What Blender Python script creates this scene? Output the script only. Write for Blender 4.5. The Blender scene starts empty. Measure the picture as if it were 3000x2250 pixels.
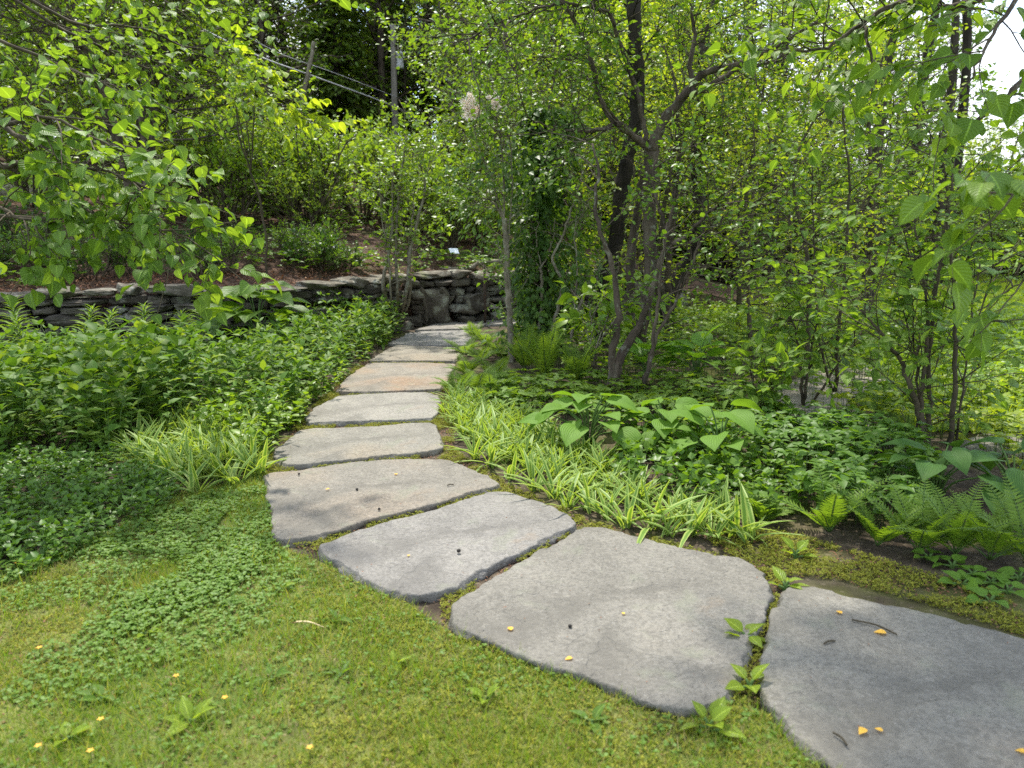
import bpy, math, random
import numpy as np
from mathutils import Vector

# ------------------------------------------------------------------ camera, sky, sun, exposure
scn = bpy.context.scene
C = scn.collection
R = np.random.default_rng(11)
CAM_H, PITCH, FPX = 1.5, math.atan(447 / 2224), 2224.0
cd = bpy.data.cameras.new('camera'); cam = bpy.data.objects.new('camera', cd); C.objects.link(cam)
cam.location = (0, 0, CAM_H); cam.rotation_euler = (math.pi / 2 - PITCH, 0, 0)
cd.sensor_width = 36; cd.lens = 36 * FPX / 3000; cd.clip_start = 0.05; cd.clip_end = 2000
cd.dof.use_dof = True; cd.dof.focus_distance = 5.6; cd.dof.aperture_fstop = 2.8
scn.camera = cam
SUN_AZ, SUN_EL = math.radians(-14), math.radians(63)     # azimuth from the view direction towards the right
w = bpy.data.worlds.new("World"); scn.world = w; w.use_nodes = True
nt = w.node_tree; nt.nodes.clear()
out = nt.nodes.new('ShaderNodeOutputWorld'); bg = nt.nodes.new('ShaderNodeBackground')
sky = nt.nodes.new('ShaderNodeTexSky'); sky.sky_type = 'NISHITA'; sky.sun_disc = False
sky.sun_elevation = SUN_EL; sky.sun_rotation = SUN_AZ
tc = nt.nodes.new('ShaderNodeTexCoord'); nz = nt.nodes.new('ShaderNodeTexNoise')
nz.inputs['Scale'].default_value = 3.2; nz.inputs['Detail'].default_value = 6
rp = nt.nodes.new('ShaderNodeValToRGB'); rp.color_ramp.elements[0].position = .40; rp.color_ramp.elements[1].position = .60
mx = nt.nodes.new('ShaderNodeMix'); mx.data_type = 'RGBA'
mx.inputs['B'].default_value = (4.6, 4.75, 5.0, 1)
nt.links.new(tc.outputs['Generated'], nz.inputs['Vector']); nt.links.new(nz.outputs['Fac'], rp.inputs['Fac'])
nt.links.new(rp.outputs['Color'], mx.inputs['Factor']); nt.links.new(sky.outputs['Color'], mx.inputs['A'])
nt.links.new(mx.outputs['Result'], bg.inputs['Color']); bg.inputs['Strength'].default_value = 0.15
nt.links.new(bg.outputs[0], out.inputs[0])
sd = bpy.data.lights.new('sun', 'SUN'); sd.energy = 2.5; sd.angle = math.radians(2.0); sd.color = (1, .95, .86)
so = bpy.data.objects.new('sun', sd); C.objects.link(so)
sv = Vector((math.sin(SUN_AZ) * math.cos(SUN_EL), math.cos(SUN_AZ) * math.cos(SUN_EL), math.sin(SUN_EL)))
so.rotation_euler = sv.to_track_quat('Z', 'Y').to_euler()
vs = scn.view_settings; vs.view_transform = 'Standard'; vs.look = 'None'; vs.exposure = 1.62; vs.gamma = 1
cy = scn.cycles; cy.max_bounces = 9; cy.diffuse_bounces = 6; cy.transmission_bounces = 6; cy.glossy_bounces = 2
cy.use_denoising = False; cy.caustics_reflective = False; cy.caustics_refractive = False; cy.sample_clamp_indirect = 6

# ------------------------------------------------------------------ projection helpers (photo pixel -> point in the garden)
cp, sp = math.cos(PITCH), math.sin(PITCH)
def ray(x, y):
    a, b = (x - 1500) / FPX, -(y - 1125) / FPX
    return np.array([a, cp + b * sp, -sp + b * cp])
def W(x, y, d):
    r = ray(x, y); return np.array([0, 0, CAM_H]) + r * (d / r[1])
def G(x, y, z=0.0):
    r = ray(x, y); return np.array([0, 0, CAM_H]) + r * ((z - CAM_H) / r[2])
def gpoly(pts, z=0.0): return np.array([G(x, y, z)[:2] for x, y in pts])
def inside(P, poly):
    x, y = P[:, 0], P[:, 1]; r = np.zeros(len(P), bool); n = len(poly)
    for i in range(n):
        x0, y0 = poly[i]; x1, y1 = poly[(i + 1) % n]
        if y0 == y1: continue
        r ^= ((y0 > y) != (y1 > y)) & (x < (x1 - x0) * (y - y0) / (y1 - y0) + x0)
    return r
def scatter(poly, dens, rng, avoid=True):
    lo, hi = poly.min(0), poly.max(0); n = int(np.prod(hi - lo) * dens)
    P = rng.uniform(lo, hi, (n, 2)); P = P[inside(P, poly)]
    if avoid:
        for s in SLABS: P = P[~inside(P, s)]
    return P
def smooth(e0, e1, x):
    t = np.clip((x - e0) / (e1 - e0), 0, 1); return t * t * (3 - 2 * t)
_g = np.random.default_rng(5).random((64, 64))
def vnoise(x, y):
    x = np.asarray(x, float); y = np.asarray(y, float); xi = np.floor(x).astype(int); yi = np.floor(y).astype(int)
    fx = x - xi; fy = y - yi; fx = fx * fx * (3 - 2 * fx); fy = fy * fy * (3 - 2 * fy)
    g = lambda a, b: _g[a % 64, b % 64]
    return (g(xi, yi) * (1 - fx) + g(xi + 1, yi) * fx) * (1 - fy) + (g(xi, yi + 1) * (1 - fx) + g(xi + 1, yi + 1) * fx) * fy
WX = [-60, -14, -8, -6.1, -3.9, -2.3, -1.65, 0, 3, 25]
WY = [5, 8.2, 8.7, 9.1, 9.7, 11.0, 12.2, 13.0, 14.2, 20]
def wally(x): return np.interp(x, WX, WY)
def T(x, y):                                             # height of the terraced hillside
    s = np.maximum(np.asarray(y, float) - wally(x) - .25, 0)
    z = .76 + .17 * np.minimum(s, 10) + .13 * np.clip(s - 10, 0, 60) + .16 * vnoise(x * .6 + 9, s * .6) * smooth(.3, 3, s)
    return z * (1 - smooth(-.3, 7, x)) - .02
def H(x, y): return float(T(x, y)) if y > wally(x) + .2 else 0.0

# ------------------------------------------------------------------ mesh helpers
class Geo:
    def __init__(s): s.V, s.T, s.U, s.M, s.n = [], [], [], [], 0
    def add(s, v, t, u=None, m=0):
        v = np.asarray(v, float).reshape(-1, 3); t = np.asarray(t, int).reshape(-1, 3)
        s.V.append(v); s.T.append(t + s.n); s.U.append(np.zeros((len(v), 2)) if u is None else np.asarray(u, float))
        s.M.append(np.full(len(t), m)); s.n += len(v)
def build(name, g, mats, parent=None, smoothed=True, org=(0, 0, 0)):
    if isinstance(g, Geo):
        V, Tt, U, M = np.concatenate(g.V) - np.array(org), np.concatenate(g.T), np.concatenate(g.U), np.concatenate(g.M)
        me = bpy.data.meshes.new(name)
        me.vertices.add(len(V)); me.vertices.foreach_set('co', V.astype(np.float32).ravel())
        me.loops.add(len(Tt) * 3); me.loops.foreach_set('vertex_index', Tt.astype(np.int32).ravel())
        me.polygons.add(len(Tt)); me.polygons.foreach_set('loop_start', np.arange(0, len(Tt) * 3, 3, dtype=np.int32))
        me.polygons.foreach_set('material_index', M.astype(np.int32))
        me.polygons.foreach_set('use_smooth', np.full(len(Tt), smoothed))
        uv = me.uv_layers.new(name='UVMap'); uv.data.foreach_set('uv', U[Tt.ravel()].astype(np.float32).ravel())
        for m in (mats if isinstance(mats, (list, tuple)) else [mats]): me.materials.append(m)
        me.update(calc_edges=True)
    else: me = g
    o = bpy.data.objects.new(name, me); C.objects.link(o)
    if parent is not None: o.parent = parent
    return o
def tag(o, label=None, cat=None, group=None, kind=None):
    if label: o['label'] = label
    if cat: o['category'] = cat
    if group: o['group'] = group
    if kind: o['kind'] = kind
    return o
def thing(name, label, cat, loc=(0, 0, 0), group=None, rz=0):
    o = bpy.data.objects.new(name, None); C.objects.link(o); o.location = [float(v) for v in loc]; o.rotation_euler = (0, 0, rz)
    o.empty_display_size = .1
    return tag(o, label, cat, group)
def dup(root, loc, rz=0, sc=1.0, label=None, group=None):
    r = root.copy(); C.objects.link(r); r.location = [float(v) for v in loc]; r.rotation_euler = (0, 0, rz)
    r.scale = (sc, sc, sc) if np.isscalar(sc) else sc
    if label: r['label'] = label
    if group: r['group'] = group
    for ch in list(root.children):
        c = ch.copy(); C.objects.link(c); c.parent = r
        for gch in list(ch.children):
            d = gch.copy(); C.objects.link(d); d.parent = c
    return r
def unit(v): v = np.asarray(v, float); return v / (np.linalg.norm(v, axis=-1, keepdims=True) + 1e-9)
def spline(P, k=5, jit=0, rng=None):
    P = np.asarray(P, float); Q = np.vstack([2 * P[0] - P[1], P, 2 * P[-1] - P[-2]]); o = []
    for i in range(len(P) - 1):
        a, b, c, d = Q[i:i + 4]
        for t in np.linspace(0, 1, k, endpoint=False):
            o.append(.5 * (2 * b + (c - a) * t + (2 * a - 5 * b + 4 * c - d) * t * t + (3 * b - a - 3 * c + d) * t ** 3))
    o.append(P[-1]); o = np.array(o)
    if jit: o[1:-1] += rng.normal(0, jit, o[1:-1].shape)
    return o
def tube(g, P, rad, n=6, m=0, rough=0, rng=None):
    P = np.asarray(P, float); k = len(P); rad = np.asarray(rad, float) * np.ones(k)
    d = np.gradient(P, axis=0); d = unit(d)
    ref = np.array([1., 0, 0]) if abs(d[0][0]) < .8 else np.array([0, 1., 0])
    a = unit(ref - d * (d @ ref)[:, None]); b = np.cross(d, a)
    th = np.linspace(0, 2 * np.pi, n, endpoint=False)
    rr = rad[:, None] * (1 + (rng.normal(0, rough, (k, n)) if rough else 0))
    v = P[:, None] + rr[..., None] * (np.cos(th)[None, :, None] * a[:, None] + np.sin(th)[None, :, None] * b[:, None])
    i = np.arange(k - 1)[:, None] * n; j = np.arange(n)[None]; j2 = (j + 1) % n
    q = np.stack([i + j, i + j2, i + n + j2, i + n + j], -1).reshape(-1, 4)
    t = np.concatenate([q[:, [0, 1, 2]], q[:, [0, 2, 3]]])
    L = np.concatenate([[0], np.cumsum(np.linalg.norm(np.diff(P, axis=0), axis=1))])
    u = np.stack([np.tile(th / 6.283, k), np.repeat(L, n)], -1)
    v = np.vstack([v.reshape(-1, 3), P[:1], P[-1:]])
    c0, c1 = k * n, k * n + 1; jj = np.arange(n)
    t = np.vstack([t, np.stack([np.full(n, c0), (jj + 1) % n, jj], -1), np.stack([np.full(n, c1), (k - 1) * n + jj, (k - 1) * n + (jj + 1) % n], -1)])
    u = np.vstack([u, [[0, 0], [0, L[-1]]]])
    g.add(v, t, u, m)
def grid_leaf(prof, nu=2, fold=.18, curl=.15, wave=0, cup=0):
    """a leaf along +Y, one unit long; prof = list of (y, half width); nu columns each side of the midrib"""
    v, u, t = [], [], []; c = 2 * nu + 1
    for k, (y, h) in enumerate(prof):
        for i in range(-nu, nu + 1):
            f = i / nu
            v.append((f * h, y, fold * abs(f) * h - curl * y * y + wave * math.sin(y * 9 + i) * abs(f) * h - cup * (f * h) ** 2)); u.append((f * .5 + .5, y))
    for k in range(len(prof) - 1):
        for i in range(c - 1):
            a = k * c + i; t += [(a, a + 1, a + c + 1), (a, a + c + 1, a + c)]
    return np.array(v, float), np.array(t), np.array(u, float)
def leaf_mesh2(w=.22, fold=.25, mid=.42):               # two-triangle folded leaf
    return (np.array([(0, 0, 0), (w, mid, fold * w), (0, 1, -.12), (-w, mid, fold * w)], float), np.array([(0, 1, 2), (0, 2, 3)]),
            np.array([(.5, 0), (1, mid), (.5, 1), (0, mid)], float))
def leaf_mesh6(w=.3, m1=.25, m2=.62, w2=.8, droop=.2, fold=.22):
    v = [(0, 0, 0), (w, m1, fold * w), (-w, m1, fold * w), (0, m1, 0), (w * w2, m2, fold * w - droop * .3), (-w * w2, m2, fold * w - droop * .3), (0, m2, -droop * .35), (0, 1, -droop)]
    t = [(0, 1, 3), (0, 3, 2), (3, 1, 4), (3, 4, 6), (2, 3, 6), (2, 6, 5), (6, 4, 7), (5, 6, 7)]
    u = [(.5, 0), (1, m1), (0, m1), (.5, m1), (.9, m2), (.1, m2), (.5, m2), (.5, 1)]
    return np.array(v, float), np.array(t), np.array(u, float)
def leaves(g, tp, pos, dr, up, size, wid=1.0, m=0):
    v, t, u = tp; pos = np.asarray(pos, float); N = len(pos)
    if N == 0: return
    Y = unit(dr); X = unit(np.cross(Y, up)); Z = np.cross(X, Y); s = (np.asarray(size) * np.ones(N))[:, None, None]
    wid = (np.asarray(wid) * np.ones(N))[:, None, None]
    vv = pos[:, None] + s * (v[None, :, 0:1] * X[:, None] * wid + v[None, :, 1:2] * Y[:, None] + v[None, :, 2:3] * Z[:, None])
    tt = t[None] + (np.arange(N) * len(v))[:, None, None]
    g.add(vv.reshape(-1, 3), tt.reshape(-1, 3), np.tile(u, (N, 1)), m)
HEART = grid_leaf([(-.09, .14), (-.04, .31), (.06, .43), (.2, .485), (.36, .47), (.52, .395), (.68, .28), (.82, .15), (.93, .05), (1., .008)], 2, .28, .26, .05)
OVATE = grid_leaf([(0, .02), (.1, .17), (.28, .29), (.48, .30), (.7, .2), (.87, .09), (1, .01)], 1, .3, .25)
L6, L2, LANCE = leaf_mesh6(), leaf_mesh2(), leaf_mesh6(.16, .3, .65, .75, .22)
L6S = leaf_mesh6(.34, .22, .6, .72, .12)
STRAP = grid_leaf([(0, .02), (.15, .038), (.35, .05), (.55, .05), (.75, .036), (.9, .018), (1, .002)], 1, .5, .5)
STRAP_B = grid_leaf([(0, .02), (.15, .034), (.35, .046), (.55, .046), (.75, .034), (.9, .018), (1, .002)], 1, .5, .15); STRAP_C = grid_leaf([(0, .02), (.15, .04), (.35, .056), (.55, .055), (.75, .04), (.9, .02), (1, .002)], 1, .5, .95, .2)
HOSTA = grid_leaf([(-.08, .1), (-.02, .25), (.1, .37), (.28, .43), (.48, .4), (.68, .29), (.84, .15), (.95, .05), (1, .01)], 3, .35, .35, .04, .3)

# ------------------------------------------------------------------ materials
def nodes(name):
    m = bpy.data.materials.new(name); m.use_nodes = True; t = m.node_tree; t.nodes.clear()
    o = t.nodes.new('ShaderNodeOutputMaterial'); return m, t, o
def nd(t, typ, **k):
    n = t.nodes.new(typ)
    for a, b in k.items():
        if a in n.inputs.keys(): n.inputs[a].default_value = b
        else: setattr(n, a, b)
    return n
def ramp(t, fac, stops):
    r = t.nodes.new('ShaderNodeValToRGB'); e = r.color_ramp.elements
    while len(e) < len(stops): e.new(.5)
    for q, (p, c) in zip(e, stops): q.position = p; q.color = (*c, 1)
    t.links.new(fac, r.inputs['Fac']); return r.outputs['Color']
def mixc(t, fac, a, b, mode='MIX'):
    n = t.nodes.new('ShaderNodeMix'); n.data_type = 'RGBA'; n.blend_type = mode
    for s, v in (('Factor', fac), ('A', a), ('B', b)):
        if hasattr(v, 'links'): t.links.new(v, n.inputs[s])
        else: n.inputs[s].default_value = v if s == 'Factor' else (*v, 1)
    return n.outputs['Result']
def noise(t, scale, detail=4, co='Object', rough=.55, stretch=None):
    tc = nd(t, 'ShaderNodeTexCoord'); n = nd(t, 'ShaderNodeTexNoise', Scale=scale, Detail=detail, Roughness=rough); src = tc.outputs[co]
    if stretch:
        mp = nd(t, 'ShaderNodeMapping'); mp.inputs['Scale'].default_value = stretch; t.links.new(src, mp.inputs['Vector']); src = mp.outputs['Vector']
    t.links.new(src, n.inputs['Vector']); return n.outputs['Fac']
def math_(t, op, a, b=0.0):
    n = nd(t, 'ShaderNodeMath', operation=op)
    for i, v in enumerate((a, b)):
        if hasattr(v, 'links'): t.links.new(v, n.inputs[i])
        else: n.inputs[i].default_value = v
    return n.outputs[0]
def leafmat(name, cols, tr=.42, rough=.42, style=None, spec=.35, pale=(.42, .5, .14)):
    cols = [(c[0] * 1.28, c[1] * 1.2, c[2] * 1.15) for c in cols]; m, t, o = nodes(name)
    gi = nd(t, 'ShaderNodeNewGeometry'); k = len(cols)
    col = ramp(t, gi.outputs['Random Per Island'], [(i / max(k - 1, 1), c) for i, c in enumerate(cols)])
    f = noise(t, .9, 3); col = mixc(t, math_(t, 'MULTIPLY', f, .5), col, (cols[-1][0] * 1.15, cols[-1][1] * 1.0, cols[-1][2]), 'MIX')
    bump = None
    if style:
        uv = nd(t, 'ShaderNodeUVMap'); sx = nd(t, 'ShaderNodeSeparateXYZ'); t.links.new(uv.outputs[0], sx.inputs[0])
        du = math_(t, 'ABSOLUTE', math_(t, 'SUBTRACT', sx.outputs[0], .5))
        if style == 'stripe':
            e = ramp(t, du, [(.20, (0, 0, 0)), (.33, (1, 1, 1))]); col = mixc(t, e, col, pale)
        elif style == 'rib':
            wv = math_(t, 'SINE', math_(t, 'MULTIPLY', math_(t, 'SUBTRACT', du, math_(t, 'MULTIPLY', sx.outputs[1], .12)), 82))
            e = math_(t, 'MULTIPLY', math_(t, 'ADD', wv, 1), .5); bump = e
            col = mixc(t, math_(t, 'MULTIPLY', e, .3), col, tuple(min(1, c * 1.7) for c in cols[-1]))
        else:
            e = ramp(t, du, [(.02, (1, 1, 1)), (.05, (0, 0, 0))])
            wv = math_(t, 'SINE', math_(t, 'MULTIPLY', math_(t, 'SUBTRACT', sx.outputs[1], math_(t, 'MULTIPLY', du, .7)), 46))
            bump = wv; col = mixc(t, math_(t, 'MULTIPLY', e, .5), col, tuple(min(1, c * 2.0 + .02) for c in cols[-1]))
    p = nd(t, 'ShaderNodeBsdfPrincipled', Roughness=rough); t.links.new(col, p.inputs['Base Color'])
    p.inputs['Specular IOR Level'].default_value = spec
    if bump is not None:
        b = nd(t, 'ShaderNodeBump', Strength=.35, Distance=.004); t.links.new(bump, b.inputs['Height']); t.links.new(b.outputs[0], p.inputs['Normal'])
    tl = nd(t, 'ShaderNodeBsdfTranslucent'); t.links.new(mixc(t, 1.0, col, (1.75, 1.6, .55), 'MULTIPLY'), tl.inputs['Color'])
    mx = nd(t, 'ShaderNodeMixShader', Fac=tr); t.links.new(p.outputs[0], mx.inputs[1]); t.links.new(tl.outputs[0], mx.inputs[2])
    t.links.new(mx.outputs[0], o.inputs['Surface']); return m
def surf(name, stops, scale=3, detail=6, rough=.9, bump=.4, bscale=40, dist=.01, stretch=None, island=None, extra=None, co='Object'):
    m, t, o = nodes(name); col = ramp(t, noise(t, scale, detail, stretch=stretch, co=co), stops)
    if island:
        gi = nd(t, 'ShaderNodeNewGeometry')
        col = mixc(t, .55, col, ramp(t, gi.outputs['Random Per Island'], [(i / (len(island) - 1), c) for i, c in enumerate(island)]))
    for (sc, lo, hi, c, k) in (extra or []):
        e = ramp(t, noise(t, sc, 5, co=co), [(lo, (0, 0, 0)), (hi, (k, k, k))]); col = mixc(t, e, col, c)
    p = nd(t, 'ShaderNodeBsdfPrincipled', Roughness=rough); p.inputs['Specular IOR Level'].default_value = .25
    t.links.new(col, p.inputs['Base Color'])
    b = nd(t, 'ShaderNodeBump', Strength=bump, Distance=dist); t.links.new(noise(t, bscale, 6, stretch=stretch, co=co, rough=.65), b.inputs['Height'])
    t.links.new(b.outputs[0], p.inputs['Normal']); t.links.new(p.outputs[0], o.inputs['Surface']); return m
bark = surf('bark', [(.3, (.035, .027, .02)), (.55, (.09, .07, .052)), (.75, (.17, .145, .11))], 9, 6, .95, .9, 30, .02, (1, 1, .25), extra=[(14, .6, .7, (.22, .23, .18), .7)])
bark_pale = surf('bark pale', [(.3, (.1, .085, .06)), (.55, (.2, .175, .13)), (.75, (.33, .3, .24))], 14, 6, .95, .8, 50, .01, (1, 1, .3), extra=[(18, .55, .7, (.3, .33, .24), .7)])
bark_dark = surf('bark dark', [(.3, (.015, .012, .010)), (.6, (.045, .036, .028)), (.8, (.09, .08, .066))], 6, 6, .95, 1, 22, .03, (1, 1, .2))
twigm = surf('twig bark', [(.3, (.035, .03, .018)), (.7, (.1, .08, .05))], 12, 3, .85, .3, 60, .004)
greenstem = surf('green stem', [(.3, (.05, .1, .02)), (.7, (.1, .17, .04))], 12, 3, .6, .2, 60, .003)
LB = [(.07, .155, .012), (.105, .205, .018), (.15, .255, .028)]          # bright
LM = [(.043, .11, .012), (.065, .148, .016), (.1, .195, .025)]          # mid green
LD = [(.02, .06, .012), (.033, .085, .016), (.055, .12, .022)]          # dark
LY = [(.12, .215, .015), (.17, .27, .022), (.24, .33, .04)]                 # yellow green
m_bright, m_mid, m_dark, m_yel = leafmat('bright leaf', LB), leafmat('mid leaf', LM), leafmat('dark leaf', LD), leafmat('yellow green leaf', LY, .5)
m_big = leafmat('big veined leaf', [(.05, .122, .015), (.075, .162, .02), (.13, .225, .03)], .46, .45, 'vein', .3)
m_bigy = leafmat('young veined leaf', LY, .5, .4, 'vein')
m_bedleaf = leafmat('soft lance leaf', [(.05, .125, .014), (.17, .25, .035), (.075, .165, .02), (.045, .115, .014), (.09, .18, .024), (.07, .155, .02)], .4, .55, None, .25)
m_hosta = leafmat('ribbed leaf', [(.07, .16, .02), (.105, .205, .028)], .38, .6, 'rib', .2)
m_hostad = leafmat('dark ribbed leaf', [(.03, .08, .014), (.045, .11, .02)], .3, .55, 'rib', .2)
m_hostab = leafmat('bright ribbed leaf', [(.08, .2, .02), (.13, .26, .03)], .4, .4, 'rib')
m_stripe = leafmat('striped leaf', [(.065, .15, .025), (.1, .2, .03)], .35, .5, 'stripe', .25, (.33, .42, .11))
m_fern = leafmat('fern green', [(.06, .14, .02), (.09, .19, .03)], .45, .5)
m_ivy = leafmat('ivy leaf', [(.025, .07, .012), (.04, .1, .016), (.075, .15, .024)], .35, .45)
m_fern2 = leafmat('feathery fern', [(.09, .18, .018), (.13, .23, .03)], .5, .55)
m_fernd = leafmat('fern deep green', [(.03, .1, .018), (.055, .14, .025)], .4, .45)
m_clover = leafmat('clover green', [(.05, .125, .014), (.075, .165, .02), (.11, .2, .03)], .35, .55)
m_grass = leafmat('grass blade', [(.085, .17, .014), (.3, .29, .1), (.13, .22, .022), (.10, .2, .02), (.12, .215, .024)], .35, .5)
m_straw = leafmat('straw', [(.2, .17, .075), (.32, .27, .13), (.14, .15, .04)], .2, .7)
m_moss = leafmat('moss', [(.07, .105, .010), (.13, .17, .014), (.2, .22, .025)], .2, .8)
m_vinca = leafmat('glossy small leaf', [(.035, .095, .012), (.052, .13, .016), (.085, .175, .022)], .32, .42, None, .3)
m_conif = leafmat('needle spray', [(.06, .125, .02), (.085, .16, .026), (.12, .2, .035)], .5, .5)
m_litter = leafmat('litter', [(.04, .022, .012), (.1, .055, .03), (.2, .13, .075), (.14, .06, .03)], .1, .8)
m_yellow = leafmat('fallen yellow leaf', [(.55, .45, .06), (.6, .35, .05)], .3, .6)
m_white = leafmat('faded flower', [(.68, .66, .62), (.72, .71, .68)], .02, .8)
m_soil = surf('soil', [(.3, (.028, .02, .014)), (.5, (.06, .045, .03)), (.7, (.12, .095, .065))], 9, 8, 1, .8, 70, .015,
              extra=[(1.6, .5, .62, (.10, .11, .022), .8), (26, .58, .66, (.2, .16, .11), .6)])
m_lawn = surf('lawn soil', [(.3, (.07, .08, .022)), (.5, (.13, .155, .034)), (.7, (.24, .24, .08))], 7, 8, 1, .8, 80, .012,
              extra=[(1.1, .45, .6, (.07, .115, .018), .8), (30, .6, .68, (.24, .19, .11), .6)])
m_mulch = surf('mulch', [(.3, (.035, .02, .013)), (.5, (.085, .05, .033)), (.7, (.16, .11, .08))], 12, 8, 1, 1, 60, .03,
               extra=[(.7, .55, .68, (.06, .1, .02), .85)])
m_farlawn = surf('far lawn', [(.3, (.07, .13, .015)), (.6, (.13, .2, .025)), (.8, (.2, .25, .05))], 2.5, 8, 1, .7, 60, .03)
m_gravel = surf('gravel', [(.3, (.16, .14, .11)), (.6, (.3, .27, .22))], 30, 6, 1, .6, 90, .01)

# ------------------------------------------------------------------ ground, hillside
SL = {  # outlines of the slabs, traced where their tops lie on the ground
 'A': [(2305,1717),(2375,1715),(2438,1727),(2493,1743),(2571,1759),(2649,1776),(2728,1794),(2845,1825),(3000,1870),(3160,1925),(3290,2030),(3350,2200),(3300,2420),(3150,2560),(2950,2610),(2740,2520),(2560,2380),(2442,2243),(2414,2223),(2371,2188),(2328,2160),(2297,2113),(2254,2058),(2230,2011),(2224,1972),(2232,1913),(2246,1851),(2269,1788),(2285,1737)],
 'B': [(1725,1542),(1762,1542),(1834,1559),(1906,1575),(1988,1600),(2097,1621),(2164,1631),(2211,1655),(2242,1684),(2264,1710),(2265,1730),(2252,1760),(2225,1835),(2195,1898),(2160,1985),(2141,2031),(2097,2062),(2043,2074),(1988,2074),(1909,2056),(1831,2027),(1753,1992),(1674,1964),(1596,1945),(1518,1910),(1459,1882),(1400,1862),(1366,1851),(1327,1831),(1317,1804),(1323,1772),(1343,1753),(1390,1725),(1445,1690),(1484,1663),(1560,1627),(1606,1597),(1689,1553)],
 'C': [(929,1600),(951,1627),(1010,1663),(1041,1686),(1092,1710),(1131,1729),(1182,1743),(1241,1741),(1300,1729),(1347,1714),(1405,1675),(1484,1632),(1560,1600),(1631,1562),(1682,1540),(1687,1530),(1675,1510),(1617,1481),(1545,1459),(1483,1439),(1436,1440),(1369,1462),(1279,1490),(1170,1517),(1062,1548),(971,1580),(935,1593)],
 'D': [(774,1391),(790,1383),(856,1378),(953,1362),(1062,1349),(1170,1344),(1261,1342),(1315,1347),(1369,1369),(1431,1391),(1465,1418),(1441,1427),(1387,1438),(1279,1472),(1170,1499),(1062,1522),(989,1551),(899,1574),(827,1581),(798,1568),(794,1506),(783,1445),(776,1420)],
 'E': [(803,1315),(801,1344),(827,1360),(881,1361),(989,1349),(1098,1336),(1206,1327),(1297,1312),(1299,1304),(1286,1264),(1279,1245),(1261,1238),(1206,1238),(1098,1249),(989,1253),(917,1253),(874,1261),(845,1286)],
 'F': [(895,1224),(903,1239),(971,1236),(1062,1232),(1170,1229),(1261,1225),(1279,1212),(1291,1181),(1286,1158),(1253,1149),(1170,1149),(1062,1155),(989,1159),(953,1178),(917,1195)],
 'G': [(982,1145),(1062,1148),(1170,1144),(1293,1138),(1308,1119),(1322,1094),(1335,1066),(1242,1062),(1134,1062),(1080,1063),(1025,1098),(997,1127)],
 'H': [(1080,1056),(1206,1056),(1333,1056),(1344,1040),(1362,1018),(1242,1014),(1159,1010),(1123,1029)],
 'I': [(1134,1005),(1206,1010),(1362,1011),(1384,985),(1392,966),(1242,970),(1195,975),(1167,993)],
 'J': [(1214,966),(1392,961),(1450,938),(1387,937),(1286,945)]}
TOP = .042
SLW = {k: gpoly(v, TOP) for k, v in SL.items()}
SLW['K'] = np.array([(-.95, 12.05), (-.05, 12.2), (1.0, 12.35), (.9, 13.0), (0, 12.85), (-.7, 12.6)])
SLABS = list(SLW.values())
def sheet(name, x0, x1, y0, y1, nx, ny, zf, mat):
    X, Y = np.meshgrid(np.linspace(x0, x1, nx), np.linspace(y0, y1, ny)); Z = zf(X, Y)
    i = (np.arange(ny - 1)[:, None] * nx + np.arange(nx - 1)[None]).ravel()
    g = Geo(); g.add(np.stack([X, Y, Z], -1).reshape(-1, 3), np.concatenate([np.stack([i, i + 1, i + nx + 1], -1), np.stack([i, i + nx + 1, i + nx], -1)]))
    return tag(build(name, g, mat), kind='structure')
sheet('ground', -300, 300, -60, 600, 40, 40, lambda x, y: x * 0 - .012, m_farlawn)
sheet('garden_soil', -10, 9.5, .2, 15, 140, 120, lambda x, y: .012 * (vnoise(x * 3, y * 3) - .5) * (np.abs(x) < 9) , m_soil)
lp = gpoly([(-700, 1620), (0, 1700), (330, 1560), (520, 1450), (770, 1400), (800, 1600), (960, 1660), (1200, 1780), (1330, 1870), (1700, 2000), (2000, 2110), (2180, 2060), (2300, 2150), (2500, 2350), (2600, 2800), (-1200, 2800)])
g = Geo(); lpz = np.column_stack([lp, np.full(len(lp), .010)])
import mathutils
tri = mathutils.geometry.tessellate_polygon([[Vector(p) for p in lpz]])
g.add(lpz, np.array(tri), lp); tag(build('lawn', g, m_lawn), kind='structure')
g = Geo(); nx, ns = 150, 70
xs = np.linspace(-60, 25, nx); ss = np.concatenate([[0, 0], np.linspace(0, 1, ns - 2) ** 1.8 * 90])
X, S = np.meshgrid(xs, ss); Y = wally(X) + .25 + S; Z = T(X, Y); Z[0] = -.15
i = (np.arange(ns - 1)[:, None] * nx + np.arange(nx - 1)[None]).ravel()
g.add(np.stack([X, Y, Z], -1).reshape(-1, 3), np.concatenate([np.stack([i, i + 1, i + nx + 1], -1), np.stack([i, i + nx + 1, i + nx], -1)]))
tag(build('hillside', g, m_mulch), kind='structure')
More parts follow.
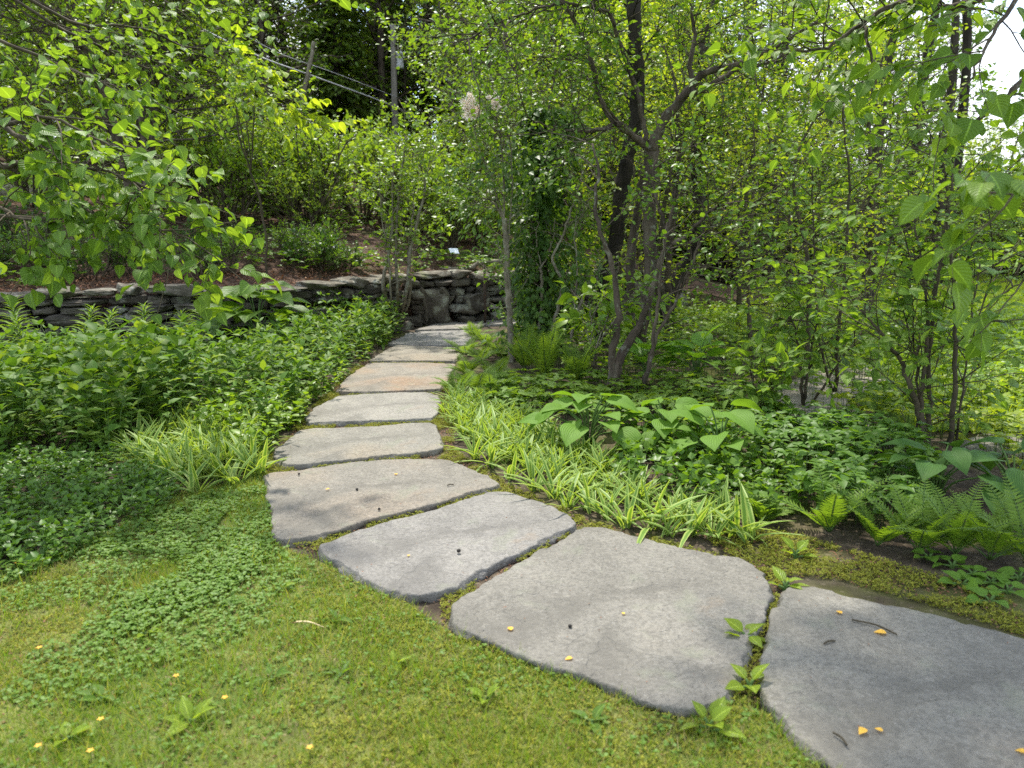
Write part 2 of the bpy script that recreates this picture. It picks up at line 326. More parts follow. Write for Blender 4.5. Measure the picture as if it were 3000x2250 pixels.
# mown strip of lawn on the slope, upper left
g = Geo(); xs = np.linspace(-24, -7.5, 40); ss = np.linspace(9.2, 15.5, 16); X, S = np.meshgrid(xs, ss); Y = wally(X) + .25 + S; Z = T(X, Y) + .03
i = (np.arange(15)[:, None] * 40 + np.arange(39)[None]).ravel()
g.add(np.stack([X, Y, Z], -1).reshape(-1, 3), np.concatenate([np.stack([i, i + 1, i + 41], -1), np.stack([i, i + 41, i + 40], -1)]))
tag(build('upper_lawn', g, m_farlawn), kind='structure')
g = Geo(); P = gpoly([(2240, 1215), (2290, 1130), (2420, 1085), (2560, 1080), (2600, 1120), (2480, 1180), (2560, 1260), (2420, 1280)])
P = np.column_stack([P, np.full(len(P), .02)]); g.add(P, np.array(mathutils.geometry.tessellate_polygon([[Vector(p) for p in P]])))
tag(build('gravel_path', g, m_gravel), kind='structure')

sheet('clearing_lawn', 2.75, 16, 5.6, 22, 30, 30, lambda x, y: .022 + .02 * (vnoise(x, y) - .5) - .06 * (1 - smooth(0, .5, x - 2.75)) , m_farlawn)
# ------------------------------------------------------------------ stepping stones
def slabmat(name, base, tan, amt, dark=.0):
    m, t, o = nodes(name); b = np.array(base) * np.array([.76, .725, .65]); tan = tuple(np.array(tan) * .74)
    c = ramp(t, noise(t, 2.2, 7, rough=.6), [(.3, tuple(b * .72)), (.5, tuple(b)), (.72, tuple(np.minimum(b * 1.28, 1)))])
    e = ramp(t, noise(t, 1.3, 4), [(.62 - amt, (0, 0, 0)), (.80 - amt, (.85, .85, .85))]); c = mixc(t, e, c, tan)
    c = mixc(t, ramp(t, noise(t, 60, 4, rough=.7), [(.40, (.5, .5, .5)), (.55, (0, 0, 0))]), c, tuple(b * .45))
    c = mixc(t, ramp(t, noise(t, 85, 3, rough=.7), [(.58, (0, 0, 0)), (.72, (.35, .35, .35))]), c, (.42, .41, .38))
    c = mixc(t, ramp(t, noise(t, 11, 6, rough=.7), [(.60, (0, 0, 0)), (.66, (.5, .5, .5))]), c, tuple(np.minimum(b * 1.35, 1)))
    c = mixc(t, ramp(t, noise(t, 3.1, 7, rough=.68), [(.40, (.6, .6, .6)), (.47, (0, 0, 0))]), c, tuple(b * .62))
    c = mixc(t, ramp(t, noise(t, 4.3, 6, rough=.6), [(.64, (0, 0, 0)), (.74, (.4, .4, .4))]), c, (.21, .15, .095))
    c = mixc(t, ramp(t, noise(t, 6, 5), [(.6, (0, 0, 0)), (.7, (.4, .4, .4))]), c, (.2, .21, .15))
    p = nd(t, 'ShaderNodeBsdfPrincipled', Roughness=.82); p.inputs['Specular IOR Level'].default_value = .3; t.links.new(c, p.inputs['Base Color'])
    lv = ramp(t, noise(t, 2.6, 6, rough=.55), [(.40, (0, 0, 0)), (.41, (.35, .35, .35)), (.50, (.4, .4, .4)), (.508, (.7, .7, .7)), (.60, (.75, .75, .75)), (.61, (1, 1, 1))])
    h = math_(t, 'ADD', math_(t, 'ADD', noise(t, 30, 8, rough=.7), math_(t, 'MULTIPLY', noise(t, 110, 4, rough=.7), .5)), math_(t, 'MULTIPLY', lv, 1.3))
    h = math_(t, 'ADD', h, math_(t, 'MULTIPLY', noise(t, 34, 5, rough=.6, stretch=(1, 2.6, 1)), .9)); bp = nd(t, 'ShaderNodeBump', Strength=.85, Distance=.011); t.links.new(h, bp.inputs['Height']); t.links.new(bp.outputs[0], p.inputs['Normal'])
    t.links.new(p.outputs[0], o.inputs['Surface']); return m
def slab(key, label, mat):
    P = SLW[key]; rng = np.random.default_rng(ord(key)); n = len(P); Q = []
    for i in range(n):
        a, b = P[i], P[(i + 1) % n]; k = max(1, int(np.linalg.norm(b - a) / .015))
        for j in range(k): Q.append(a + (b - a) * j / k)
    Q = np.array(Q)
    for _ in range(2): Q = .25 * np.roll(Q, 1, 0) + .5 * Q + .25 * np.roll(Q, -1, 0)
    N = len(Q); c = Q.mean(0); tn = np.roll(Q, -1, 0) - np.roll(Q, 1, 0); nrm = unit(np.stack([tn[:, 1], -tn[:, 0]], -1))
    if ((Q + nrm * .01 - c) ** 2).sum() < ((Q - c) ** 2).sum(): nrm = -nrm
    L = np.cumsum(np.linalg.norm(np.diff(Q, axis=0, prepend=Q[-1:]), axis=1)); e1 = (vnoise(L * 45, L * 0 + 3) - .5) * .010 + (vnoise(L * 20, L * 0 + 13) - .5) * .014 + (vnoise(L * 5, L * 0 + 8) - .5) * .02 - .02 * smooth(.72, .85, vnoise(L * 9, L * 0 + 31))
    e2 = (vnoise(L * 24, L * 0 + 23) - .5) * .04; zj = (vnoise(L * 14, L * 0 + 41) - .5) * .02
    rings = [(Q + nrm * (e2 * 1.3 - .02)[:, None], -.10), (Q + nrm * (e2 + .0)[:, None], TOP - .055), (Q + nrm * (e2 * .4 + .006)[:, None], TOP - .028),
             (Q + nrm * (e1 + .003)[:, None], TOP - .013), (Q + nrm * (e1 + .001)[:, None], TOP - .0045), (Q + nrm * (e1 - .003)[:, None], TOP - .0008), (Q + nrm * (e1 - .008)[:, None], TOP), (Q + nrm * (e1 - .018)[:, None], TOP)]
    V = []
    for k_, (q, z) in enumerate(rings): V.append(np.column_stack([q, np.full(N, z) + rng.normal(0, .0006, N) + (zj if k_ in (1, 2) else 0)]))
    q0 = Q + nrm * (e1 - .018)[:, None]
    for f in (.93, .84, .72, .58, .44, .3, .15):
        q = c + (q0 - c) * f; V.append(np.column_stack([q, TOP + .012 * (vnoise(q[:, 0] * 4, q[:, 1] * 4) - .5) + .005 * (vnoise(q[:, 0] * 15, q[:, 1] * 15) - .5)]))
    V = np.concatenate(V); k = len(V) // N
    i = np.arange(k - 1)[:, None] * N; j = np.arange(N)[None]; j2 = (j + 1) % N
    q4 = np.stack([i + j, i + j2, i + N + j2, i + N + j], -1).reshape(-1, 4); tt = np.concatenate([q4[:, [0, 1, 2]], q4[:, [0, 2, 3]]])
    V = np.vstack([V, [[c[0], c[1], TOP]]]); jj = np.arange(N)
    tt = np.vstack([tt, np.stack([(k - 1) * N + jj, (k - 1) * N + (jj + 1) % N, np.full(N, len(V) - 1)], -1)])
    ar = .5 * np.sum(Q[:, 0] * np.roll(Q[:, 1], -1) - Q[:, 1] * np.roll(Q[:, 0], -1))
    if ar < 0: tt = tt[:, ::-1]
    g = Geo(); org = np.array([c[0], c[1], 0]); g.add(V, tt, V[:, :2])
    o = build('stepping_stone', g, mat, org=org); o.location = org
    return tag(o, label, 'stepping stone', 'flagstones of the garden path')
GR, TN = (.25, .255, .26), (.30, .24, .165)
SLAB = {'A': ('dark grey flagstone cut off by the right edge with yellow fallen leaves on it', (.265, .26, .24), (.27, .22, .16), .03),
 'B': ('largest whole grey flagstone with rounded corners in front of the striped plants', (.25, .245, .23), (.27, .24, .19), .0),
 'C': ('blue grey flagstone with a blunt curved front corner next to the mossy lawn', (.275, .272, .27), (.30, .27, .22), -.03),
 'D': ('tan flagstone with a notched and chipped left corner', (.27, .26, .24), (.31, .255, .19), .16),
 'E': ('grey and tan flagstone between the notched tan one and a plain grey one', (.28, .275, .255), (.32, .26, .18), .10),
 'F': ('pale plain grey flagstone just before the rust stained one', (.31, .305, .29), (.33, .28, .22), -.03),
 'G': ('flagstone with a rusty orange brown stain, halfway up the path', (.31, .29, .26), (.34, .22, .13), .16),
 'H': ('beige flagstone directly behind the rust stained one', (.31, .29, .255), (.33, .27, .19), .14),
 'I': ('bluish flagstone behind the beige one near the far bend', (.30, .30, .305), (.31, .28, .24), -.05),
 'J': ('last pale flagstone at the far bend below the stone wall', (.32, .31, .30), (.33, .29, .23), .05),
 'K': ('flagstone past the bend, half hidden by the ferns and saplings', (.31, .305, .30), (.33, .29, .23), .05)}
SLW['L'] = np.array([G(*p, TOP)[:2] for p in [(2800, 1300), (2870, 1318), (2980, 1322), (3080, 1310), (3090, 1280), (2980, 1265), (2870, 1270)]]); SLAB['L'] = ('pale flat stone lying alone in the sunlit clearing at the right edge', (.34, .33, .31), (.34, .3, .24), 0)
for k, (lab, b, tn, am) in SLAB.items(): slab(k, lab, slabmat('flagstone ' + k.lower(), b, tn, am))

# ------------------------------------------------------------------ dry stone wall
def cubesphere(n=4):
    V, Tt = [], []; 
    for ax in range(3):
        for sg in (-1, 1):
            b = len(V)
            for i in range(n + 1):
                for j in range(n + 1):
                    p = [0, 0, 0]; p[ax] = sg; p[(ax + 1) % 3] = 2 * i / n - 1; p[(ax + 2) % 3] = (2 * j / n - 1) * sg; V.append(p)
            for i in range(n):
                for j in range(n):
                    a = b + i * (n + 1) + j; Tt += [(a, a + n + 1, a + n + 2), (a, a + n + 2, a + 1)]
    return np.array(V, float), np.array(Tt)
CSV, CST = cubesphere(6)
def stone(g, c, ax, sz, rng, pw=5.0, rough=.1):
    """rounded, chipped stone; c centre, ax = unit direction along the wall (2D), sz = (length, depth, height)"""
    v = CSV / (np.sum(np.abs(CSV) ** pw, 1) ** (1 / pw))[:, None]
    s1, s2, s3 = rng.uniform(0, 60, 3)
    q = v * 1.6
    d = vnoise(q[:, 0] + s1 + q[:, 2] * .7, q[:, 1] + s2) - .5 + .5 * (vnoise(q[:, 2] * 2 + s3, q[:, 0] * 2 + s1 + q[:, 1]) - .5)
    v = v * (1 + 2.2 * rough * d + rng.normal(0, .022, len(v)) * 0)[:, None]; ch = unit(rng.normal(0, 1, (3, 3)) * [1, 1, .8])
    for cn in ch: pr = v @ cn; v = v - np.maximum(pr - rng.uniform(.8, 1.05), 0)[:, None] * cn; v[:, 2] *= 1 + .25 * (vnoise(v[:, 0] * 1.2 + s2, v[:, 1] + s3) - .5)
    v = v * np.array(sz) / 2; t = rng.normal(0, .05); v[:, 2] += v[:, 0] * t
    n2 = np.array([-ax[1], ax[0]])
    V = np.column_stack([c[0] + v[:, 0] * ax[0] + v[:, 1] * n2[0], c[1] + v[:, 0] * ax[1] + v[:, 1] * n2[1], c[2] + v[:, 2]])
    g.add(V, CST, np.tile([.5, .5], (len(V), 1)))
m_wall = surf('wall stone', [(.3, (.028, .023, .017)), (.5, (.075, .063, .046)), (.7, (.16, .14, .105))], 5, 8, .9, .9, 45, .02,
              island=[(.05, .045, .04), (.14, .125, .10), (.10, .095, .08), (.2, .18, .145)], extra=[(5, .55, .66, (.30, .31, .25), .75), (3, .6, .72, (.07, .09, .025), .7)])
m_cap = surf('cap stone', [(.3, (.06, .052, .038)), (.5, (.13, .115, .088)), (.7, (.235, .215, .17))], 6, 8, .9, .9, 45, .02,
             extra=[(5, .55, .68, (.40, .40, .34), .7), (3, .6, .72, (.09, .11, .03), .7)])
def wall(name, label, pts, top, rng, courses, back=.2):
    pts = np.array(pts, float); seg = np.linalg.norm(np.diff(pts, axis=0), axis=1); cum = np.concatenate([[0], np.cumsum(seg)]); Ltot = cum[-1]
    def at(s):
        s = min(max(s, 0), Ltot - 1e-4); k = int(np.searchsorted(cum, s, 'right') - 1); a = unit(pts[k + 1] - pts[k]); return pts[k] + a * (s - cum[k]), a
    root = thing(name, label, 'stone wall', (*pts[len(pts) // 2], 0)); org = np.array(root.location)
    g = Geo(); z = -.04
    hs = np.array([.2, .15, .12, .16, .11, .13, .1][:courses]); hs = hs * (top - .09) / hs.sum()
    for c, h in enumerate(hs):
        s = rng.uniform(-.2, 0)
        while s < Ltot:
            L = rng.uniform(.16, .58) * (1.25 if c < 2 else 1); p, a = at(s + L / 2); n2 = np.array([-a[1], a[0]]); off = rng.normal(.02 * c, .05)
            hh = h * rng.uniform(.8, 1.2); zw = z + .07 * (vnoise(s * 1.7 + c * 7, c * 3.3) - .5) * (c < courses - 1)
            if rng.random() < .22 and h > .12:
                for q in (0, 1): stone(g, (*(p + n2 * (off + rng.normal(0, .02))), zw + h * (.25 + .5 * q)), a, (L * rng.uniform(.85, 1.02), .36, h * .5), rng, 4.5, .15)
            else: stone(g, (*(p + n2 * off), zw + hh / 2), a, (L * 1.0, .4, hh * 1.0), rng, rng.uniform(3.5, 7), .16)
            s += L
        z += h
    build('stonework', g, m_wall, root, False, org)
    s = rng.uniform(0, .1)
    while s < Ltot:
        L = rng.uniform(.25, .75); p, a = at(s + L / 2); a = unit(a + rng.normal(0, .07, 2)); n2 = np.array([-a[1], a[0]]); h = rng.uniform(.05, .15)
        g = Geo(); stone(g, (*(p + n2 * rng.normal(.05, .06)), z + h / 2 - .01 + rng.uniform(-.01, .03)), a, (L * rng.uniform(.9, 1.02), rng.uniform(.38, .52), h), rng, rng.uniform(4, 8), .17)
        build('capstone', g, m_cap, root, False, org); s += L * .98
    return root
wr = np.random.default_rng(21)
wall('dry_stone_wall', 'long low dry stone wall of stacked flat fieldstones retaining the slope behind the left bed', [(-14, 8.2), (-8, 8.7), (-6.1, 9.1), (-3.9, 9.7), (-2.3, 11.0), (-1.78, 11.75)], .84, wr, 6)
wall('dry_stone_wall', 'shorter dry stone wall set back at the far bend, with a lit tan stone low in its face', [(-1.62, 12.25), (0, 13.0), (3, 14.2)], .86, wr, 5)
g = Geo(); stone(g, (-.62, 12.55, .36), unit(np.array([1.65, .75])), (.4, .3, .26), wr, 7, .2); stone(g, (-1.25, 12.28, .3), unit(np.array([1.65, .75])), (.46, .3, .5), wr, 8, .2)
o = build('boulder', g, m_wall); tag(o, 'pair of big squared boulders at the foot of the wall at the far bend', 'boulder')

# ------------------------------------------------------------------ plant growing
def grow(g, L, p, d, length, r, lev, P, rng):
    n = P.get('seg', 5); pts = [np.array(p, float)]; d = unit(d); st = length / n
    for i in range(n):
        d = unit(d + rng.normal(0, P['wob'], 3) + np.array([0, 0, P['up'][lev]])); pts.append(pts[-1] + d * st)
    pts = np.array(pts); tube(g, pts, np.linspace(r, r * (.45 if lev else .3), n + 1), 5 if lev else 4)
    if lev == 0:
        k = max(2, int(length / P['gap'] * rng.uniform(.8, 1.2))); t = np.sort(rng.uniform(.12, 1, k)); t[-1] = 1
        x = t * n; i = np.minimum(x.astype(int), n - 1); f = (x - i)[:, None]; pos = pts[i] * (1 - f) + pts[i + 1] * f; dd = unit(pts[i + 1] - pts[i])
        side = unit(np.cross(dd, [0, 0, 1]) + 1e-3) * np.where(np.arange(k) % 2, 1, -1)[:, None]
        ld = dd * P.get('fwd', .6) + side * P.get('side', .9) + rng.normal(0, .3, (k, 3)) + np.array([0, 0, P.get('hang', -.25)]); ld[-1] = dd[-1] + [0, 0, P.get('hang', -.25)]
        L.append(np.column_stack([pos, ld])); return
    k = P['kids'][lev]; k = rng.integers(max(1, int(k * .75)), int(k * 1.25) + 2)
    for q in range(k):
        t = P.get('start', .25) + (1 - P.get('start', .25)) * (q + rng.random()) / k; x = t * n; i = min(int(x), n - 1); b = pts[i] + (pts[i + 1] - pts[i]) * (x - i)
        dd = unit(pts[i + 1] - pts[i]); lat = rng.normal(0, 1, 3); lat[2] *= P.get('flat', 1); lat = unit(lat - dd * (lat @ dd))
        a = P['ang'] * rng.uniform(.7, 1.3); nd_ = dd * math.cos(a) + lat * math.sin(a)
        grow(g, L, b, nd_, length * P['ratio'] * rng.uniform(.7, 1.25) * (1.15 - .5 * t), r * .55 * (1.1 - .4 * t), lev - 1, P, rng)
def limb(g, pts, r0, r1, n=8, k=5, jit=0, rng=R, rough=.06):
    P = spline(pts, k, jit, rng); tube(g, P, np.linspace(r0, r1, len(P)), n, rough=rough, rng=rng); return P
def sprout(g, L, P, t0, t1, count, length, r, lev, prm, rng, ang=None, bias=(0, 0, 0)):
    for q in range(count):
        t = t0 + (t1 - t0) * (q + rng.random()) / count; x = t * (len(P) - 1); i = min(int(x), len(P) - 2); b = P[i] + (P[i + 1] - P[i]) * (x - i)
        dd = unit(P[i + 1] - P[i]); lat = rng.normal(0, 1, 3); lat[2] *= prm.get('flat', 1); lat = unit(lat - dd * (lat @ dd)); a = (ang or prm['ang']) * rng.uniform(.7, 1.3)
        grow(g, L, b, dd * math.cos(a) + lat * math.sin(a) + np.array(bias), length * rng.uniform(.7, 1.3), r, lev, prm, rng)
def foliage(L, tp, size, rng, upn=.45, g=None, keep=1.0, wid=None):
    A = np.concatenate(L); 
    if keep < 1: A = A[rng.random(len(A)) < keep]
    N = len(A); g = g or Geo(); up = np.array([0, 0, 1.]) + rng.normal(0, upn, (N, 3))
    leaves(g, tp, A[:, :3], A[:, 3:], up, size * rng.uniform(.45, 1.3, N), rng.uniform(.85, 1.15, N) if wid is None else wid); return g

# ------------------------------------------------------------------ low planting
def stem_cover(poly, dens, h, pairs, leaf, tp, rng, hfun=None, lean=.15, spread=1.0, zf=None, g=None, avoid=True, top=.35, bot=.15):
    P = scatter(poly, dens, rng, avoid); g = g or Geo(); A = []; N = len(P)
    hh = rng.uniform(h[0], h[1], N) * (hfun(P) if hfun is not None else 1); z0 = np.zeros(N) if zf is None else zf(P[:, 0], P[:, 1]); ln = rng.normal(0, lean, (N, 2)); az = rng.uniform(0, 6.283, N)
    tipx = np.column_stack([P + ln * hh[:, None], z0 + hh])
    for i in range(N): tube(g, [[*P[i], z0[i] - .01], [*(P[i] + ln[i] * hh[i] * .35), z0[i] + hh[i] * .5], tipx[i]], [.0025, .002, .0012], 3, m=1)
    for k in range(pairs):
        f = bot + (1 - bot) * k / max(pairs - 1, 1)
        for s in (0, np.pi):
            a = az + k * 1.57 + s + rng.normal(0, .3, N); el = (-.15 + .75 * f) + rng.normal(0, .25, N)
            d = np.stack([np.cos(a) * np.cos(el), np.sin(a) * np.cos(el), np.sin(el)], -1) * spread; pos = np.column_stack([P + ln * (hh * f)[:, None], z0 + hh * f])
            leaves(g, tp, pos, d, np.array([0, 0, 1.]) + rng.normal(0, .25, (N, 3)), leaf * rng.uniform(.65, 1.2, N) * (1 - .35 * abs(f - .6)), rng.uniform(.85, 1.2, N))
    d = np.column_stack([ln + rng.normal(0, .5, (N, 2)), np.full(N, top)]); leaves(g, tp, tipx, d, rng.normal(0, 1, (N, 3)), leaf * .7, 1)
    return g
def mat_cover(poly, dens, h, leaf, tp, rng, n=3, tilt=(.0, .9), zf=None, g=None, avoid=True, mask=None, m=0, stems=False):
    P = scatter(poly, dens, rng, avoid)
    if mask is not None: P = P[mask(P)]
    N = len(P); g = g or Geo(); hh = rng.uniform(h[0], h[1], N); z0 = np.zeros(N) if zf is None else zf(P[:, 0], P[:, 1]); az = rng.uniform(0, 6.28, N); c = np.column_stack([P, z0 + hh])
    if stems:
        for i in range(N): tube(g, [[*P[i], z0[i] - .01], c[i]], [.003, .002], 3, m=1)
    for k in range(n):
        a = az + 6.283 * k / n + rng.normal(0, .2, N); el = rng.uniform(tilt[0], tilt[1], N)
        leaves(g, tp, c, np.stack([np.cos(a) * np.cos(el), np.sin(a) * np.cos(el), np.sin(el)], -1), np.array([0, 0, 1.]) + rng.normal(0, .3, (N, 3)), leaf * rng.uniform(.6, 1.25, N), 1, m)
    return g
def blades(poly, dens, h, width, rng, zf=None, g=None, lean=.45, mask=None, m=0):
    P = scatter(poly, dens, rng)
    if mask is not None: P = P[mask(P)]
    N = len(P); g = g or Geo(); z0 = np.zeros(N) if zf is None else zf(P[:, 0], P[:, 1])
    tp = (np.array([(-.5, 0, 0), (.5, 0, 0), (.42, .5, .06), (-.42, .5, .06), (0, 1, .28)], float), np.array([(0, 1, 2), (0, 2, 3), (3, 2, 4)]), np.array([(0, 0), (1, 0), (1, .5), (0, .5), (.5, 1)], float))
    a = rng.uniform(0, 6.28, N); d = np.stack([np.cos(a) * lean, np.sin(a) * lean, np.ones(N)], -1) * 1.0; d[:, :2] *= rng.uniform(.2, 2.4, N)[:, None]; sz = rng.uniform(h[0], h[1], N)
    leaves(g, tp, np.column_stack([P, z0]), d, rng.normal(0, 1, (N, 3)) * [1, 1, .2], sz, width / sz, m); return g
def stuff(name, g, mats, label, cat): return tag(build(name, g, mats), label, cat, kind='stuff')
r1 = np.random.default_rng(31)
lawnp = lp[inside(lp, np.array([[-20, 1.0], [20, 1.0], [20, 8], [-20, 8]]))] if False else lp
view = np.array([(-3.2, 1.1), (3.2, 1.1), (6, 5.5), (-6, 5.5)])
inv = lambda P: inside(P, view)
g = blades(lp, 17000, (.016, .05), .0028, r1, mask=lambda P: inv(P) & (r1.random(len(P)) < .5 + 1.0 * smooth(.42, .62, vnoise(P[:, 0] * 2.2 + 4, P[:, 1] * 2.2))))
blades(lp, 700, (.05, .12), .0035, r1, g=g, mask=lambda P: inv(P) & (vnoise(P[:, 0] * 3.1 + 8, P[:, 1] * 3.1) > .58), lean=.3)
blades(lp, 5200, (.02, .06), .0026, r1, g=g, lean=1.6, m=1, mask=lambda P: inv(P) & (vnoise(P[:, 0] * 2.4 + 21, P[:, 1] * 2.4 + 3) > .5))
blades(lp, 5200, (.035, .075), .0030, r1, g=g, lean=.5, mask=lambda P: inv(P) & (vnoise(P[:, 0] * 2.6 + 13, P[:, 1] * 2.6 + 5) > .60))
blades(lp, 900, (.03, .08), .003, r1, g=g, lean=.8, m=1, mask=inv)
blades(lp, 1500, (.04, .085), .0034, r1, g=g, lean=.4, mask=lambda P: inv(P) & (vnoise(P[:, 0] * 5 + 3, P[:, 1] * 5 + 9) > .55))
for k_, Pq in SLW.items():
    if k_ in 'HIJKL': continue
    seg = np.roll(Pq, -1, 0) - Pq; cc = Pq.mean(0)
    for a_, d_ in zip(Pq, seg):
        m_ = int(np.linalg.norm(d_) * 260)
        if m_ < 1: continue
        q_ = a_ + d_ * r1.random((m_, 1)); q_ = q_ + unit(q_ - cc) * r1.uniform(.0, .035, (m_, 1)); q_ = q_[vnoise(q_[:, 0] * 7, q_[:, 1] * 7) > .46]; q_ = q_[inside(q_, lp)]
        if len(q_) == 0: continue
        az = r1.uniform(0, 6.28, len(q_)); sz = r1.uniform(.03, .075, len(q_)); dd_ = np.stack([np.cos(az) * .5, np.sin(az) * .5, np.ones(len(q_))], -1)
        leaves(g, (np.array([(-.5, 0, 0), (.5, 0, 0), (.42, .5, .06), (-.42, .5, .06), (0, 1, .28)], float), np.array([(0, 1, 2), (0, 2, 3), (3, 2, 4)]), np.array([(0, 0), (1, 0), (1, .5), (0, .5), (.5, 1)], float)), np.column_stack([q_, np.zeros(len(q_))]), dd_, r1.normal(0, 1, (len(q_), 3)), sz, .003 / sz)
stuff('grass', g, [m_grass, m_straw], 'short patchy lawn grass with dry blades in front of the path', 'grass')
g = mat_cover(lp, 5200, (.004, .02), .014, L2, r1, 3, (.1, 1.0), mask=lambda P: inv(P) & (vnoise(P[:, 0] * 1.7 + 30, P[:, 1] * 1.7) * .7 + .3 * vnoise(P[:, 0] * 9, P[:, 1] * 9) > .54))
mossp = gpoly([(2264, 1700), (2290, 1690), (2450, 1700), (2700, 1770), (3050, 1890), (3100, 1840), (2900, 1740), (2600, 1650), (2300, 1560), (2050, 1560), (2100, 1610)])
mat_cover(mossp, 11000, (.002, .022), .013, L2, r1, 3, (.1, 1.1), g=g, mask=lambda P: .6 * vnoise(P[:, 0] * 6 + 3, P[:, 1] * 6) + .4 * vnoise(P[:, 0] * 17, P[:, 1] * 17) > .36)
gaps = gpoly([(760, 1380), (830, 1300), (890, 1220), (960, 1150), (1060, 1060), (1300, 1060), (1330, 1150), (1330, 1320), (1500, 1430), (1740, 1530), (2290, 1690), (2290, 1760), (2250, 2060), (2100, 2120), (1800, 2040), (1300, 1870), (1290, 1770), (1150, 1760), (900, 1610), (760, 1590)])
mat_cover(gaps, 12000, (.002, .026), .012, L2, r1, 3, (.1, 1.1), g=g, mask=lambda P: vnoise(P[:, 0] * 9 + 3, P[:, 1] * 9) > .36)
stuff('moss', g, m_moss, 'yellow green moss in the lawn, in the slab joints and on the bare strip', 'moss')
clp = gpoly([(540, 1480), (660, 1440), (780, 1440), (805, 1600), (760, 1690), (600, 1790), (380, 1880), (150, 1960), (-400, 1990), (-500, 1700), (0, 1690), (330, 1560)])
tre = leaf_mesh6(.45, .35, .8, .75, .0, .25)
clp2 = gpoly([(540, 1480), (660, 1440), (780, 1440), (805, 1600), (900, 1690), (760, 1850), (500, 1960), (200, 2080), (-400, 2100), (-500, 1700), (0, 1690), (330, 1560)])
g = mat_cover(clp2, 2600, (.012, .04), .013, tre, r1, 3, (-.1, .5), mask=lambda P: vnoise(P[:, 0] * 4.5, P[:, 1] * 4.5 + 17) > .5)
mat_cover(clp, 5200, g=g, h=(.015, .045), leaf=.0145, tp=tre, rng=r1, n=3, tilt=(-.1, .5), mask=lambda P: vnoise(P[:, 0] * 3.5, P[:, 1] * 3.5 + 7) > .34)
mat_cover(lp, 700, (.010, .03), .012, tre, r1, 3, (-.1, .5), g=g, mask=lambda P: inv(P) & (vnoise(P[:, 0] * 2 + 50, P[:, 1] * 2 + 7) > .5))
stuff('clover', g, m_clover, 'thick mat of small clover leaves along the left bed', 'clover')
vp = gpoly([(-900, 1330), (0, 1340), (320, 1350), (520, 1430), (520, 1475), (430, 1535), (330, 1600), (200, 1650), (60, 1700), (-900, 1760)])
g = stem_cover(vp, 420, (.05, .15), 4, .042, L6S, r1, lean=.5, spread=1)
stuff('periwinkle', g, [m_vinca, greenstem], 'low glossy small leaved ground cover left of the clover', 'ground cover')
bed = np.array([*gpoly([(-900, 1340), (0, 1350), (330, 1350), (600, 1245), (760, 1275), (800, 1300), (870, 1235), (985, 1128), (1075, 1058), (1150, 995), (1180, 972)]), (-1.75, 11.6), (-2.35, 10.75), (-3.95, 9.45), (-6.2, 8.85), (-9, 8.4)])
hb = lambda P: (.62 + .35 * smooth(-.9, -2.4, P[:, 0]) + .7 * (vnoise(P[:, 0] * 1.7, P[:, 1] * 1.7) - .4)) * (1 - .62 * smooth(6.6, 8.4, P[:, 1]) * smooth(-2.2, -3.4, P[:, 0]))
nearp = lambda y0, y1: bed
g = stem_cover(bed, 46, (.3, .52), 6, .125, LANCE, r1, hfun=hb, lean=.25)
stem_cover(bed, 24, (.3, .55), 7, .095, L6, r1, hfun=hb, lean=.2, g=g)
tall = gpoly([(-300, 1330), (60, 1335), (330, 1340), (520, 1240), (640, 1190), (560, 1120), (300, 1120), (0, 1160), (-300, 1200)])
stem_cover(tall, 26, (.42, .66), 6, .135, OVATE, r1, lean=.3, g=g)
stem_cover(bed, 10, (.25, .6), 5, .07, LANCE, r1, lean=.5, g=g)
stuff('leafy_bed', g, [m_bedleaf, greenstem], 'dense knee high bed of leafy stems between wall and path', 'ground cover')
g = stem_cover(gpoly([(560, 1270), (700, 1200), (890, 1190), (990, 1120), (1100, 1030), (1180, 975), (1140, 990), (1070, 1062), (980, 1140), (890, 1225), (800, 1312), (780, 1360), (640, 1330)]), 130, (.12, .3), 5, .075, L6, r1, lean=.35)
stuff('bed_edging', g, [m_bright, greenstem], 'bright green young plants spilling along the left edge of the path', 'ground cover')

# striped tufts
def tuft_geo(rng, n=11, ln=.2):
    g = Geo(); a = rng.uniform(0, 6.28, n) + np.arange(n); el = rng.uniform(.8, 1.45, n); d = np.stack([np.cos(a) * np.cos(el), np.sin(a) * np.cos(el), np.sin(el)], -1)
    up = np.stack([-np.cos(a) * np.sin(el), -np.sin(a) * np.sin(el), np.cos(el)], -1)
    up = up + rng.normal(0, .35, (n, 3)); b_ = np.column_stack([rng.normal(0, .02, (n, 2)), np.full(n, -.005)]); sz = ln * rng.uniform(.45, 1.25, n); wd = rng.uniform(.75, 1.3, n)
    for j, tp in enumerate((STRAP, STRAP_B, STRAP_C)): leaves(g, tp, b_[j::3], d[j::3], up[j::3], sz[j::3], wd[j::3])
    return g
def tuft_mass(poly, dens, rng, ln):
    P = scatter(poly, dens, rng); g = Geo()
    for p in P:
        q = tuft_geo(rng, rng.integers(5, 9), ln * rng.uniform(.8, 1.2))
        g.add(np.concatenate(q.V) + [*p, 0], np.concatenate(q.T), np.concatenate(q.U))
    return g
dp = gpoly([(1292, 1190), (1330, 1165), (1430, 1195), (1620, 1275), (1760, 1340), (1810, 1430), (2000, 1490), (2180, 1520), (2120, 1545), (1960, 1535), (1780, 1480), (1600, 1405), (1460, 1345), (1345, 1280)])
stuff('striped_drift', tuft_mass(dp, 260, r1, .17), m_stripe, 'drift of pale edged striped grassy leaves right of the path', 'ground cover')
dl = gpoly([(340, 1330), (470, 1270), (640, 1230), (740, 1240), (790, 1300), (765, 1370), (640, 1410), (540, 1420), (400, 1370)])
